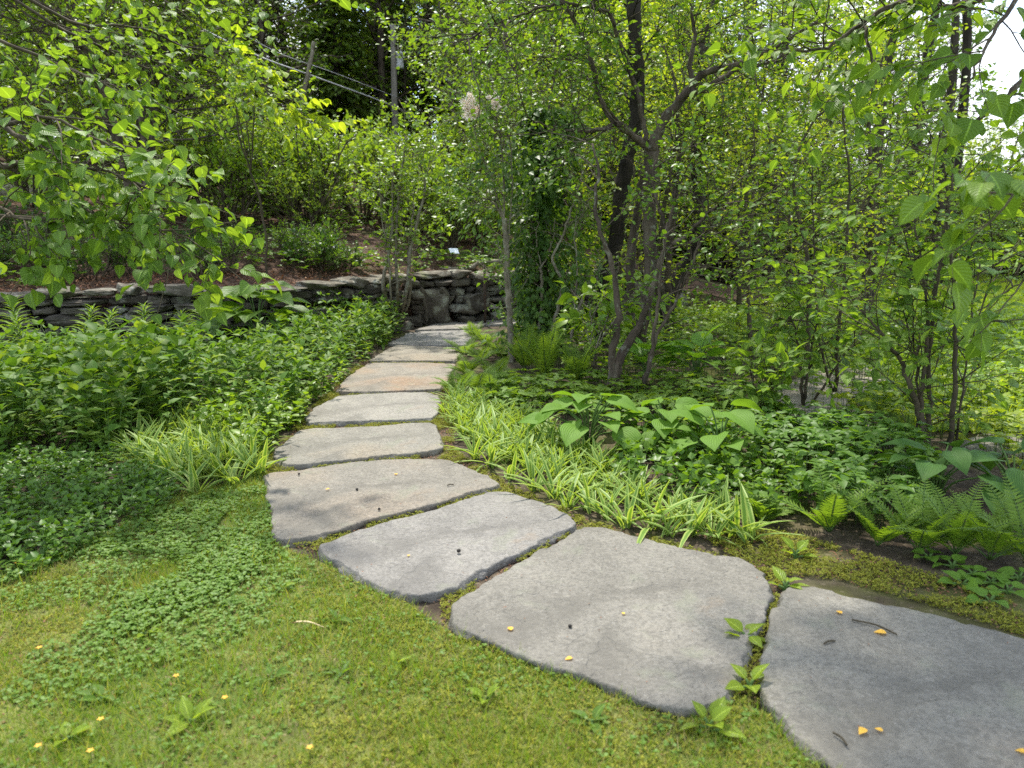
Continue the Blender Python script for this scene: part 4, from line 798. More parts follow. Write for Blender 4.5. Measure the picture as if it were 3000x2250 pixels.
# bright tree on the slope, upper left
PM = prm(kids=[0, 6, 6], gap=.05, wob=.13, ratio=.5, flat=.35, up=[-.03, .0, .02], hang=-.3)
rt = tree('hornbeam', 'bright leaved multi stemmed tree filling the upper left above the slope', 'tree', (-6.4, 13.4, H(-6.4, 13.4))); g, L = Geo(), []; b = np.array(rt.location)
for q in range(5):
    a = q * 1.3 + .4; top = b + [math.cos(a) * 1.6 - .3, math.sin(a) * 1.3, 5.2 + .4 * (q % 3)]
    P = limb(g, [b + [math.cos(a) * .12, math.sin(a) * .12, -.1], b + [math.cos(a) * .35, math.sin(a) * .3, 1.6], b + [math.cos(a) * .9 - .15, math.sin(a) * .8, 3.5], top], .075, .02, 7, 6, .02, r3)
    sprout(g, L, P, .25, 1, 18, 1.8, .022, 2, PM, r3, 1.1)
finish(rt, g, L, L6, .085, m_bright, bark, r3)
rt = tree('hornbeam', 'second bright tree behind the first one at the far upper left, over the mown strip', 'tree', (-10.8, 15.4, H(-10.8, 15.4))); g, L = Geo(), []; b = np.array(rt.location)
for q in range(3):
    a = q * 2.1; P = limb(g, [b + [math.cos(a) * .1, math.sin(a) * .1, -.1], b + [math.cos(a) * .4, math.sin(a) * .3, 2.2], b + [math.cos(a) * 1.3, math.sin(a) * .8, 6]], .09, .02, 7, 6, .02, r3); sprout(g, L, P, .4, 1, 16, 2.2, .022, 2, PM, r3, 1.1)
finish(rt, g, L, L6, .09, m_mid, bark, r3)

# heart leaved tree reaching in from the left
rt = tree('heart_leaved_tree', 'near tree reaching in from the left with large heart shaped leaves on drooping boughs', 'tree', (-4.5, 4.6, 0)); g, L, L2_ = Geo(), [], []
TR = limb(g, [(-4.5, 4.6, -.1), (-4.3, 4.55, 1.0), (-4.25, 4.6, 2.2), (-4.0, 4.9, 3.6), (-3.6, 5.2, 5.0)], .1, .03, 8, 6, .01, r3)
PH = prm(kids=[0, 4], gap=.06, wob=.14, ratio=.5, flat=.35, up=[-.05, -.02], hang=-.38, side=.85, fwd=.7, start=.2, ang=.8)
for pts, r0, n1 in [([(-700, 560, 4.4), (-150, 500, 4.3), (0, 488, 4.1), (60, 480, 4.05), (119, 506, 4.0), (174, 550, 3.95), (224, 594, 3.9), (330, 655, 3.85), (430, 680, 3.8)], .022, 10),
                    ([(-700, 400, 4.4), (-100, 330, 4.0), (40, 394, 3.9), (145, 441, 3.85), (231, 485, 3.8), (360, 520, 3.75), (480, 570, 3.7)], .018, 12),
                    ([(-500, 330, 4.3), (0, 369, 3.8), (54, 333, 3.8), (150, 345, 3.8), (260, 395, 3.8), (350, 440, 3.8)], .014, 8),
                    ([(-500, 600, 4.3), (-60, 600, 3.9), (60, 640, 3.8), (150, 655, 3.8)], .012, 6),
                    ([(-500, 620, 4.3), (120, 640, 4.0), (330, 650, 3.95), (480, 675, 3.9), (560, 700, 3.9)], .012, 10)]:
    P = limb(g, [W(p[0], p[1], p[2] * 1.25) for p in pts], r0 * 1.2, .005, 6, 4, .006, r3); sprout(g, L, P, .25, 1, int(n1 * 1.35), .55, .005, 1, PH, r3, .8)
for pts, r0, n1 in [([(-400, -60, 4.2), (22, 123, 4.2), (181, 192, 4.3), (300, 240, 4.4), (420, 290, 4.5)], .014, 14), ([(-300, -200, 4.3), (140, 60, 4.6), (289, 134, 4.8), (380, 181, 5.0), (481, 217, 5.2), (600, 270, 5.4)], .013, 16),
                    ([(-200, -150, 4.5), (203, 61, 5.0), (362, 76, 5.2), (452, 94, 5.4), (542, 137, 5.6), (615, 148, 5.7), (700, 200, 5.8)], .014, 16), ([(200, -220, 5.0), (420, -30, 4.2), (560, -60, 3.9), (700, -50, 3.7), (790, -45, 3.6)], .012, 12)]:
    P = limb(g, [TR[15]] + [W(p[0], p[1], p[2] * 1.45) for p in pts], r0 * 1.3, .005, 6, 4, .008, r3); sprout(g, L2_, P, .25, 1, int(n1 * 1.0), .6, .005, 1, PH, r3, .8)
o = np.array(rt.location); build('trunk', g, twigm, rt, org=o)
gl = foliage(L, HEART, .08, r3, .5); foliage(L2_, HEART, .072, r3, .5, g=gl); build('crown', gl, m_big, rt, org=o)
# yellow spray in the middle distance
rt = tree('young_tree', 'small tree with a spray of yellow green leaves before the leaning grey snag', 'tree', (-3.5, 10.9, H(-3.5, 10.9))); g, L = Geo(), []
P = limb(g, [(-3.5, 10.9, .7), (-3.45, 10.8, 1.7), (-3.6, 10.6, 2.6), (-3.7, 10.5, 3.3)], .02, .008, 6, 5, .01, r3)
for a, b in [((740, 315), (960, 380)), ((690, 250), (900, 340)), ((760, 240), (850, 300))]:
    Q = limb(g, [P[8], W(a[0], a[1] - 20, 10.3), W(*b, 10.0)], .01, .003, 5, 6, .01, r3); sprout(g, L, Q, .3, 1, 9, .5, .004, 0, PH, r3, .8)
finish(rt, g, L, HEART, .12, m_bigy, twigm, r3)

# the grove: big old multi stemmed trees traced trunk by trunk
def px(pts, d):                                         # pixel polyline -> 3D at depth d (number or per point)
    return [W(x, y, d if np.isscalar(d) else d[i]) for i, (x, y) in enumerate(pts)]
PL = prm(kids=[0, 5, 6], gap=.042, wob=.2, ratio=.52, flat=.8, up=[.0, .03, .05], hang=-.15)
def width(wpx, d): return wpx * d / FPX / 2
d = 8.5
rt = tree('old_lilac', 'gnarled dark tree forking at eye level, one thick limb sweeping up to the right', 'tree', G(1862, 1075)); g, L = Geo(), []
P = limb(g, [G(1862, 1085, -.1)] + px([(1880, 960), (1906, 800), (1903, 680), (1905, 560), (1906, 470), (1906, 425)], [8.4, 8.4, 8.4, 8.45, 8.5, 8.5]), width(40, d), width(36, d), 10, 6, .006, r3, .09)
P1 = limb(g, px([(1906, 440), (1921, 405), (1942, 362), (1979, 307), (2033, 246), (2069, 213), (2141, 195), (2196, 177), (2290, 130), (2400, 60)], [8.5, 8.5, 8.5, 8.5, 8.45, 8.4, 8.3, 8.2, 8.0, 7.8]), width(34, d), width(7, d), 9, 5, .006, r3, .08)
P1b = limb(g, px([(2010, 275), (2060, 262), (2130, 220), (2180, 195), (2260, 185), (2360, 150)], [8.45, 8.5, 8.6, 8.7, 8.9, 9.2]), width(20, d), width(5, d), 8, 5, .006, r3)
P1c = limb(g, px([(2028, 250), (2022, 180), (2035, 100), (2028, 10), (2040, -120)], [8.45, 8.5, 8.6, 8.7, 8.9]), width(16, d), width(6, d), 8, 5, .006, r3)
P2 = limb(g, px([(1906, 445), (1888, 424), (1845, 391), (1815, 365), (1780, 372), (1720, 385), (1640, 380), (1560, 360)], [8.5, 8.45, 8.4, 8.3, 8.3, 8.2, 8.2, 8.1]), width(24, d), width(4, d), 8, 5, .008, r3, .1)
P2b = limb(g, px([(1893, 420), (1880, 340), (1862, 250), (1816, 127), (1798, 72), (1780, 36), (1715, 18), (1653, 7), (1581, 25), (1519, 47), (1429, 78), (1360, 130)], [8.5, 8.55, 8.6, 8.6, 8.5, 8.5, 8.4, 8.3, 8.2, 8.1, 8.0, 7.9]), width(15, d), width(3, d), 7, 5, .008, r3)
P2c = limb(g, px([(1744, 230), (1728, 150), (1711, 119), (1689, 72), (1660, 22), (1635, -20), (1600, -90)], [8.4, 8.4, 8.4, 8.35, 8.3, 8.3, 8.3]), width(15, d), width(8, d), 7, 5, .006, r3)
limb(g, px([(1744, 230), (1770, 320), (1815, 372), (1850, 396)], [8.4, 8.4, 8.35, 8.4]), width(13, d), width(14, d), 7, 5, .006, r3)
P3 = limb(g, [G(1846, 1060, -.1)] + px([(1845, 843), (1852, 717), (1872, 600), (1880, 540), (1892, 480)], [8.8, 8.8, 8.75, 8.7, 8.6]), width(32, d), width(20, d), 9, 6, .006, r3, .09)
P4 = limb(g, px([(1560, 168), (1640, 170), (1690, 158), (1740, 200)], [8.2, 8.25, 8.3, 8.4]), width(4, d), width(9, d), 6, 5, .006, r3)
for Pq, t0, c, ln in ((P1, .3, 12, .9), (P1b, .3, 9, .9), (P1c, .25, 10, .9), (P2, .3, 12, .8), (P2b, .3, 20, .85), (P2c, .3, 8, .8), (P3, .6, 3, .6), (P4, 0, 6, .6)):
    sprout(g, L, Pq, t0, 1, c, ln, .008, 2, PL, r3, 1.0)
finish(rt, g, L, L6, .058, m_mid, bark, r3)
d = 6.7
rt = tree('crooked_shrub', 'several crooked pale barked stems rising from one base in front of the forked tree', 'shrub', G(1790, 1180)); g, L = Geo(), []
S1 = limb(g, [G(1798, 1190, -.1)] + px([(1790, 1060), (1808, 965), (1808, 870), (1790, 765), (1755, 672), (1745, 575), (1754, 500), (1735, 420)], [6.7, 6.7, 6.75, 6.8, 6.8, 6.85, 6.9, 7]), width(26, d), width(5, d), 8, 5, .006, r3, .1)
S2 = limb(g, [G(1768, 1180, -.1)] + px([(1800, 1110), (1820, 1040), (1870, 963), (1906, 860), (1935, 771), (1953, 702), (1968, 626), (1978, 560)], [6.75, 6.75, 6.8, 6.85, 6.9, 6.9, 6.95, 7]), width(34, d), width(6, d), 9, 5, .006, r3, .1)
S3 = limb(g, [G(1874, 1190, -.1)] + px([(1900, 1080), (1925, 985), (1985, 870), (2030, 760), (2060, 700), (2120, 640)], [6.6, 6.65, 6.7, 6.7, 6.75, 6.8]), width(13, d), width(4, d), 7, 5, .006, r3)
S4 = limb(g, [G(1868, 1190, -.1)] + px([(1905, 1050), (1925, 900), (1935, 780), (1955, 650)], [6.6, 6.6, 6.65, 6.7]), width(15, d), width(4, d), 7, 5, .006, r3)
S5 = limb(g, px([(1955, 700), (1945, 650), (1925, 590), (1915, 500), (1940, 420)], [6.9, 7, 7.1, 7.1, 7.2]), width(13, d), width(5, d), 7, 5, .006, r3)
S6 = limb(g, px([(1968, 715), (2010, 690), (2050, 650), (2090, 610), (2170, 590), (2260, 600)], [6.9, 6.9, 6.85, 6.8, 6.8, 6.7]), width(15, d), width(4, d), 7, 5, .006, r3)
for Pq, t0, c, ln in ((S1, .6, 6, .5), (S2, .65, 5, .5), (S3, .3, 9, .55), (S4, .3, 7, .5), (S5, .3, 6, .5), (S6, .3, 9, .55), (S1, .12, 3, .25)): sprout(g, L, Pq, t0, 1 if t0 > .2 else .35, c, ln, .006, 1, PL, r3, .9)
finish(rt, g, L, L6, .06, m_mid, bark, r3)
def trunk_tree(label, base, pts, ds, w0, w1, bm, leafm, size, cnt, ln, lev=2, t0=.45, name='grove_tree', extra=None):
    rt = tree(name, label, 'tree', base); g, L = Geo(), []; dd = ds if np.isscalar(ds) else ds[0]
    P = limb(g, [np.array(base) - [0, 0, .1]] + px(pts, ds), width(w0, dd), width(w1, dd), 10, 6, .008, r3, .08); sprout(g, L, P, t0, 1, cnt, ln, .012, lev, PL, r3, 1.1)
    return finish(rt, g, L, L6, size, leafm, bm, r3)
trunk_tree('straight dark trunk rising out of the frame behind the left limb of the forked tree', G(1758, 1011), [(1770, 850), (1795, 760), (1815, 620), (1826, 530), (1845, 440), (1865, 330), (1868, 250), (1860, 120), (1857, 0), (1850, -200)], 10, 46, 36, bark_dark, m_bright, .065, 16, 1.0)
trunk_tree('dark trunk leaning to the right behind the crooked stems', G(1945, 962), [(1960, 870), (1990, 800), (2032, 735), (2048, 640), (2046, 540), (2042, 440), (2055, 330), (2060, 180), (2080, 0), (2090, -150)], 11.5, 44, 22, bark_dark, m_yel, .065, 20, 1.1)
trunk_tree('slim trunk with a low crook between the forked tree and the leaning trunk', G(1950, 1000), [(1955, 900), (1960, 760), (1975, 600), (1990, 470), (1995, 415), (1980, 360), (1960, 330)], 10.5, 22, 8, bark, m_bright, .06, 14, .9)
# ivy clad trunk
rt = tree('ivy_clad_tree', 'dark trunk wrapped in ivy left of the crooked stems', 'tree', G(1590, 1030)); g = Geo(); b = np.array(rt.location)
P = limb(g, [b - [0, 0, .1]] + px([(1588, 900), (1580, 740), (1575, 600), (1585, 480), (1600, 380), (1590, 320)], 9.5), .12, .05, 9, 6, .008, r3); build('trunk', g, bark_dark, rt, org=b)
N = 7500; t = r3.random(N); x = t * (len(P) - 1); i = np.minimum(x.astype(int), len(P) - 2); c = P[i] + (P[i + 1] - P[i]) * (x - i)[:, None]; a = r3.uniform(0, 6.28, N); rr = (.14 + .62 * r3.random(N) ** .8) * np.interp(t, [0, .3, .75, 1], [.8, 1.0, 1.1, .6]) * (.25 + 1.5 * vnoise(a * 1.3 + 5, c[:, 2] * 1.9) ** 1.4); nr = np.stack([np.cos(a), np.sin(a), np.zeros(N)], -1)
g = Geo(); leaves(g, L6S, c + nr * rr[:, None], nr * .6 + r3.normal(0, .4, (N, 3)) - [0, 0, .7], nr + [0, 0, .5] + r3.normal(0, .3, (N, 3)), .085 * r3.uniform(.6, 1.2, N)); build('ivy', g, m_ivy, rt, org=b)
# thin saplings at its foot
def sapling(name, label, cat, base, stems, lm, size, cnt, ln, bm=bark_pale, t0=.45, p=PL, tp=L6, lev=1, upn=.45):
    rt = tree(name, label, cat, base); g, L = Geo(), []
    for s_ in stems:
        pts, ds, w0, w1 = s_[:4]; d0 = ds if np.isscalar(ds) else ds[0]; P = limb(g, ([np.array(base) - [0, 0, .08]] if len(s_) < 5 else []) + px(pts, ds), width(w0, d0), width(w1, d0), 7, 5, .005, r3, .09)
        if cnt: sprout(g, L, P, t0, 1, cnt, ln, .005, lev, p, r3, .9)
    return finish(rt, g, L, tp, size, lm, bm, r3, upn)
P5 = prm(kids=[0, 4], gap=.05, wob=.16, ratio=.6, flat=.7, start=.3)
rt = sapling('barkless_sapling', 'pale peeling trunk with a splintered top beside the path, faded white blossom above it', 'sapling', G(1497, 1060), [([(1496, 960), (1490, 880), (1486, 800), (1482, 700), (1478, 640)], 8.85, 20, 16), ([(1478, 650), (1462, 615), (1440, 590), (1400, 575)], 8.85, 9, 5, 1), ([(1480, 690), (1475, 500), (1462, 380), (1440, 320), (1390, 300)], [8.85, 8.8, 8.75, 8.7, 8.7], 6, 3, 1), ([(1488, 720), (1500, 560), (1495, 420), (1470, 330), (1452, 300)], [8.85, 8.9, 8.9, 8.9, 8.8], 5, 3, 1), ([(1476, 640), (1440, 520), (1405, 440), (1380, 320)], [8.85, 8.8, 8.75, 8.7], 5, 3, 1)], m_mid, .06, 15, .45, t0=.3)
for x, y, s in ((1376, 302, .10), (1392, 330, .07), (1452, 302, .07), (1372, 325, .07)):
    N = 620; c = W(x, y, 8.25); sc_ = r3.normal(0, .42, (13, 3)) * [.75, .75, 1.25]; q = sc_[r3.integers(0, 13, N)] + unit(r3.normal(0, 1, (N, 3))) * r3.random((N, 1)) * .34; g = Geo()
    leaves(g, L2, c + q * s, unit(q) + r3.normal(0, .6, (N, 3)), r3.normal(0, 1, (N, 3)), .028); build('blossom', g, m_white, rt, org=np.array(rt.location))
sapling('sapling', 'thin grey sapling forking like a Y just right of the barkless trunk', 'sapling', G(1578, 1040), [([(1581, 952), (1588, 880), (1586, 800), (1581, 785)], 9.2, 9, 8), ([(1581, 785), (1560, 760), (1540, 735), (1545, 690), (1540, 640)], 9.2, 6, 3, 1), ([(1584, 785), (1605, 750), (1620, 700), (1625, 640)], 9.2, 6, 3, 1), ([(1585, 780), (1570, 700), (1580, 650)], 9.2, 5, 2, 1)], m_mid, .06, 3, .3, t0=.6)
sapling('sapling', 'crooked grey sapling bending left then right, beside the forking sapling', 'sapling', G(1608, 1050), [([(1620, 960), (1640, 880), (1646, 825), (1620, 765), (1635, 715), (1653, 680), (1670, 620), (1689, 572), (1710, 500)], 9.0, 11, 4)], m_mid, .06, 7, .4, t0=.6)
sapling('sapling', 'slender two forked sapling right of the crooked grey one', 'sapling', G(1662, 1050), [([(1680, 950), (1700, 890), (1715, 854), (1733, 818), (1790, 786)], 8.9, 10, 4), ([(1686, 930), (1682, 880), (1690, 800), (1685, 700), (1690, 620)], 8.9, 6, 3, 1)], m_mid, .06, 6, .35, t0=.6)
sapling('dogwood', 'young shrub with drooping pointed leaves in front of the base of the forked tree', 'shrub', G(1735, 1100), [([(1745, 1030), (1770, 960), (1800, 880)], 7.6, 7, 3), ([(1760, 1000), (1800, 940), (1850, 880)], 7.5, 5, 3), ([(1730, 1020), (1735, 950), (1728, 900)], 7.6, 5, 3)], m_bright, .13, 8, .3, t0=.35, p=prm(kids=[0, 4], gap=.07, wob=.15, ratio=.5, flat=.5, hang=-.5), tp=OVATE)
# tall shrub in front of the wall, at the bend
sapling('tall_shrub', 'tall thin stemmed shrub standing against the end of the long wall', 'shrub', G(1160, 955), [([(1125, 850), (1135, 760), (1150, 640), (1150, 520), (1160, 430)], 11.2, 14, 4), ([(1165, 850), (1160, 740), (1165, 600), (1180, 480), (1190, 400)], 11.2, 11, 4), ([(1190, 860), (1200, 760), (1215, 680), (1235, 600), (1245, 540), (1230, 470)], 11.2, 14, 4), ([(1200, 870), (1195, 740), (1210, 620), (1215, 520)], 11.3, 9, 3), ([(1145, 870), (1140, 760), (1120, 640), (1110, 520)], 11.1, 7, 3)], m_bright, .075, 15, .6, t0=.3)

# right hand sapling clump with big leaves in flat layers
PR = prm(kids=[0, 5, 5], gap=.055, wob=.13, ratio=.55, flat=.22, up=[-.02, .0, .05], hang=-.15, side=1.0, fwd=.6, ang=.8)
sapling('big_leaved_sapling', 'clump of straight dark stems with layers of big green leaves on the right', 'sapling', G(2725, 1335), [
  ([(2700, 1230), (2667, 1137), (2641, 1065), (2598, 1000), (2560, 950), (2520, 900)], [5.1, 5.1, 5.1, 5.0, 5.0, 5.0], 22, 5), ([(2700, 1202), (2706, 1090), (2717, 1000), (2714, 862), (2700, 790), (2688, 700), (2660, 560)], [5.1, 5.1, 5.1, 5.1, 5.1, 5.1, 5.2], 15, 4),
  ([(2721, 1217), (2724, 1036), (2735, 880), (2753, 789), (2764, 699), (2779, 600), (2764, 480), (2750, 360)], 5.15, 17, 4), ([(2778, 1325), (2793, 1180), (2797, 1000), (2797, 900), (2790, 789), (2775, 645), (2790, 520), (2800, 420)], [5.0, 5.0, 5.0, 5.0, 5.0, 5.0, 5.05, 5.1], 18, 4),
  ([(2793, 1328), (2815, 1174), (2840, 1018), (2880, 880), (2930, 760)], [5.1, 5.1, 5.1, 5.0, 5.0], 9, 3), ([(2681, 1338), (2690, 1200), (2680, 1050), (2640, 880)], 5.2, 11, 4)], m_big, .08, 11, .6, bm=twigm, t0=.22, p=PR, tp=OVATE)
rt = sapling('big_leaved_sapling', 'low side spreading sapling with big leaves left of the dark stem clump', 'sapling', G(2355, 1190), [([(2350, 1120), (2340, 1050), (2330, 960), (2300, 900)], 6.4, 11, 4), ([(2358, 1150), (2372, 1060), (2380, 1000), (2400, 930)], 6.4, 11, 4), ([(2400, 1150), (2440, 1090), (2470, 1040), (2520, 1000)], [6.3, 6.2, 6.1, 6.0], 9, 3)], m_big, .1, 10, .6, bm=twigm, t0=.35, p=PR, tp=OVATE)
sapling('big_leaved_sapling', 'tall leafy sapling with long arching side branches between the grove and the dark stem clump', 'sapling', G(2450, 1150), [([(2455, 1000), (2470, 850), (2480, 700), (2490, 520), (2470, 350), (2480, 180)], 6.8, 12, 4), ([(2455, 780), (2400, 730), (2345, 700), (2310, 650), (2280, 610)], 6.8, 8, 3, 1), ([(2470, 720), (2500, 650), (2560, 560), (2600, 420), (2620, 300)], 6.8, 7, 3, 1), ([(2400, 1000), (2390, 860), (2385, 700), (2380, 560), (2385, 420)], [6.9, 7, 7, 7, 7], 8, 3)], m_big, .075, 7, .6, bm=twigm, t0=.3, p=PR, tp=OVATE)
sapling('big_leaved_sapling', 'small sapling with three short stems in the leafy ground cover', 'sapling', G(2215, 1270), [([(2215, 1200), (2212, 1160), (2205, 1110)], 5.8, 7, 4), ([(2222, 1200), (2230, 1150), (2245, 1100)], 5.8, 6, 3), ([(2225, 1210), (2240, 1180), (2270, 1130)], 5.75, 6, 3)], m_big, .1, 6, .3, bm=twigm, t0=.5, p=PR, tp=OVATE)

# tree leaning in from the right, out of frame trunk, shading the front slabs
rt = tree('heart_leaved_tree', 'dark limbed tree reaching in from the right, long bough across the top', 'tree', (5.9, 5.6, 0)); g, L, L_ = Geo(), [], []; o = np.array(rt.location)
P = limb(g, [(5.9, 5.6, -.1), (5.7, 5.6, 1.5), (5.5, 5.6, 3.0), (5.0, 5.7, 4.5), (4.6, 5.8, 6)], .13, .04, 9, 6, .01, r3)
B1 = limb(g, [P[12]] + px([(3350, -150), (2990, -30), (2833, 7), (2768, 25), (2706, 11), (2634, 11), (2580, 33), (2533, 65), (2475, 101), (2435, 134), (2381, 145), (2290, 148), (2200, 145)], [5.6, 5.6, 5.6, 5.6, 5.6, 5.6, 5.6, 5.6, 5.55, 5.5, 5.5, 5.45, 5.4]), .032, .005, 7, 4, .004, r3)
B2 = limb(g, [P[9]] + px([(3400, -20), (3120, 120), (3000, 230), (2950, 285), (2887, 336), (2840, 365), (2800, 385), (2700, 430)], [5.2, 5.0, 4.8, 4.75, 4.7, 4.7, 4.7, 4.7]), .03, .004, 7, 4, .004, r3)
B3 = limb(g, [B1[32], *px([(2540, 110), (2555, 180), (2552, 220), (2500, 255), (2455, 290), (2400, 340)], [5.5, 5.5, 5.45, 5.4, 5.4, 5.4])], .012, .004, 6, 4, .004, r3)
B0 = limb(g, [P[10]] + px([(3350, -180), (3050, -60), (2950, 40), (2890, 140), (2850, 230)], [4.6, 4.2, 4.0, 3.9, 3.9]), .02, .004, 6, 5, .006, r3); sprout(g, L, B0, .45, 1, 7, .45, .004, 1, PH, r3, .9)
sprout(g, L, B1, .12, .45, 9, .5, .005, 1, PH, r3, .9); sprout(g, L, B1, .25, 1, 17, .55, .006, 1, PH, r3, .9); sprout(g, L, B2, .45, 1, 4, .3, .005, 1, PH, r3, .9); sprout(g, L, B3, .1, 1, 7, .4, .004, 1, PH, r3, .9)
for k, (tx, ty, tz) in enumerate([(.9, 4.5, 4.2), (1.4, 4.2, 4.0), (1.6, 4.8, 4.8), (2.2, 4.4, 4.4), (1.0, 3.9, 3.9), (.6, 4.8, 4.6), (1.8, 3.9, 4.2), (1.3, 4.5, 4.4)]):
    Q = limb(g, [P[14 + k % 3 * 3], (P[14] + [tx, ty, tz]) / 2 + [0, 0, .35], (tx, ty, tz)], .03, .008, 6, 6, .01, r3); sprout(g, L_, Q, .45, 1, 14, .85, .008, 2, prm(kids=[0, 5, 5], gap=.06, wob=.14, ratio=.55, flat=.4, hang=-.4), r3, .9)
build('trunk', g, bark, rt, org=o); gl = foliage(L, HEART, .088, r3, .35); foliage(L_, L6S, .11, r3, .4, g=gl); build('crown', gl, m_big, rt, org=o)
rt = tree('heart_leaved_tree', 'closest tree at the right edge, its large leaves cut off by the frame', 'tree', (3.3, 3.1, 0)); g, L = Geo(), []; o = np.array(rt.location)
P = limb(g, [(3.3, 3.1, -.1), (3.25, 3.1, 1.0), (3.1, 3.15, 2.2), (3.0, 3.2, 3.2)], .05, .02, 8, 6, .008, r3)
for pts, r0 in [([(3150, 480, 2.9), (3050, 560, 2.6), (2990, 560, 2.5), (2950, 570, 2.5)], .006), ([(3250, 700, 3.3), (3080, 800, 3.4), (2990, 830, 3.5), (2940, 860, 3.6)], .006)]:
    Q = limb(g, [P[8]] + [W(*p) for p in pts], r0, .003, 6, 5, .005, r3); sprout(g, L, Q, .7, 1, 3, .25, .004, 1, PH, r3, .8)
finish(rt, g, L, HEART, .09, m_big, twigm, r3, .35)

# ------------------------------------------------------------------ pole, wires, snag, post, small plates
m_pole = surf('weathered pole', [(.3, (.14, .125, .105)), (.6, (.24, .22, .19)), (.8, (.33, .31, .28))], 6, 6, .9, .5, 40, .01, (1, 1, .12))
m_metal = surf('galvanised metal', [(.3, (.40, .41, .42)), (.7, (.52, .53, .54))], 5, 3, .5, .1, 30, .003)
m_wood = surf('brown post', [(.3, (.06, .035, .022)), (.6, (.11, .065, .042)), (.8, (.16, .1, .07))], 8, 6, .9, .5, 40, .01, (1, 1, .12))
m_iron = surf('rusty iron', [(.3, (.03, .02, .015)), (.7, (.07, .045, .03))], 20, 4, .8, .3, 60, .003)
m_plate = surf('pale plate', [(.3, (.62, .68, .74)), (.7, (.74, .78, .82))], 4, 3, .4, .05, 20, .002)
def lathe(g, c, prof, n=16, m=0): tube(g, [np.array(c) + [0, 0, z] for z, r in prof], [r for z, r in prof], n, m)
pp = W(1160, 500, 36); zb = H(pp[0], 36); rt = thing('utility_pole', 'weathered wooden utility pole on the hillside with a grey transformer', 'utility pole', (pp[0], 36, zb)); top = W(1160, 72, 36)[2] - zb
g = Geo(); tube(g, spline([[0, 0, -.5], [.03, 0, top / 2], [0.05, 0, top]], 6), np.linspace(.155, .115, 13), 12); build('pole', g, m_pole, rt)
zt = W(1160, 202, 36)[2] - zb; zh = W(1160, 155, 36)[2] - zb
g = Geo(); lathe(g, (.33, -.05, zt), [(0, .13), (.02, .155), (.1, .165), (zh - zt - .06, .165), (zh - zt - .04, .18), (zh - zt, .17), (zh - zt + .05, .08)], 18); tr_ = build('transformer', g, m_metal, rt)
for dx in (-.07, .06):
    g = Geo(); lathe(g, (.33 + dx, -.05, zh), [(.03, .035), (.1, .055), (.13, .03), (.2, .05), (.24, .03), (.32, .04), (.36, .02)], 10); build('bushing', g, m_pole, tr_)
g = Geo(); tube(g, [[.1, -.05, zt + .25], [.2, -.05, zt + .25]], .03, 6); tube(g, [[.1, -.05, zh - .2], [.2, -.05, zh - .2]], .03, 6); build('bracket', g, m_iron, rt)
g = Geo(); tube(g, [[-.1, -.02, top - .05], [.3, -.02, top - .12]], .035, 6); build('pole_top_bracket', g, m_metal, rt)
def wire(label, pts, r):
    g = Geo(); P = spline(pts, 12); tube(g, P, r, 5); o = build('overhead_wire', g, m_metal, org=P[0]); o.location = P[0]; tag(o, label, 'cable')
wire('thicker overhead cable sloping down to the right past the leaning snag', [W(560, 70, 22), W(760, 166, 25), W(914, 222, 28.5), W(1094, 288, 33), W(1160, 315, 35.8), W(1293, 372, 44), W(1450, 430, 55)], .028)
wire('thin overhead wire above the thicker cable', [W(640, 60, 22), W(819, 156, 26), W(978, 213, 30), W(1130, 272, 34.5), W(1165, 285, 36), W(1250, 330, 44), W(1400, 400, 55)], .012)
rt = W(878, 470, 28); rt = (rt[0], 28, H(rt[0], 28)); b = np.array(rt); t_ = thing('dead_snag', 'bare pale dead trunk leaning to the right in front of the dark hemlocks', 'dead tree', rt); g = Geo()
limb(g, [b - [0, 0, .3]] + px([(873, 438), (881, 325), (900, 225), (913, 160), (920, 122)], 28), .095, .065, 8, 5, .01, r3, .08); build('trunk', g, bark_pale, t_, org=b)
p = W(1192, 660, 16); zb = H(p[0], 16); rt = thing('wooden_post', 'square brown wooden post on the slope carrying a pale drum shaped lamp', 'post', (p[0], 16, zb)); zt = W(1192, 499, 16)[2] - zb
def boxg(g, c, s, m=0):
    v = np.array([[x, y, z] for x in (-1, 1) for y in (-1, 1) for z in (-1, 1)], float) * np.array(s) / 2 + c
    q = [(0, 1, 3, 2), (4, 6, 7, 5), (0, 4, 5, 1), (2, 3, 7, 6), (0, 2, 6, 4), (1, 5, 7, 3)]; g.add(v, [t for a in q for t in ((a[0], a[1], a[2]), (a[0], a[2], a[3]))], None, m)
g = Geo(); boxg(g, (0, 0, zt / 2 - .1), (.12, .12, zt + .2)); boxg(g, (0, 0, zt + .012), (.14, .14, .02)); build('post', g, m_wood, rt, False)
g = Geo(); zc = W(1168, 506, 16)[2] - zb; tube(g, [[-.29, 0, zc], [-.285, 0, zc], [-.07, 0, zc], [-.062, 0, zc]], [.06, .075, .075, .06], 18); build('lamp', g, m_metal, rt)
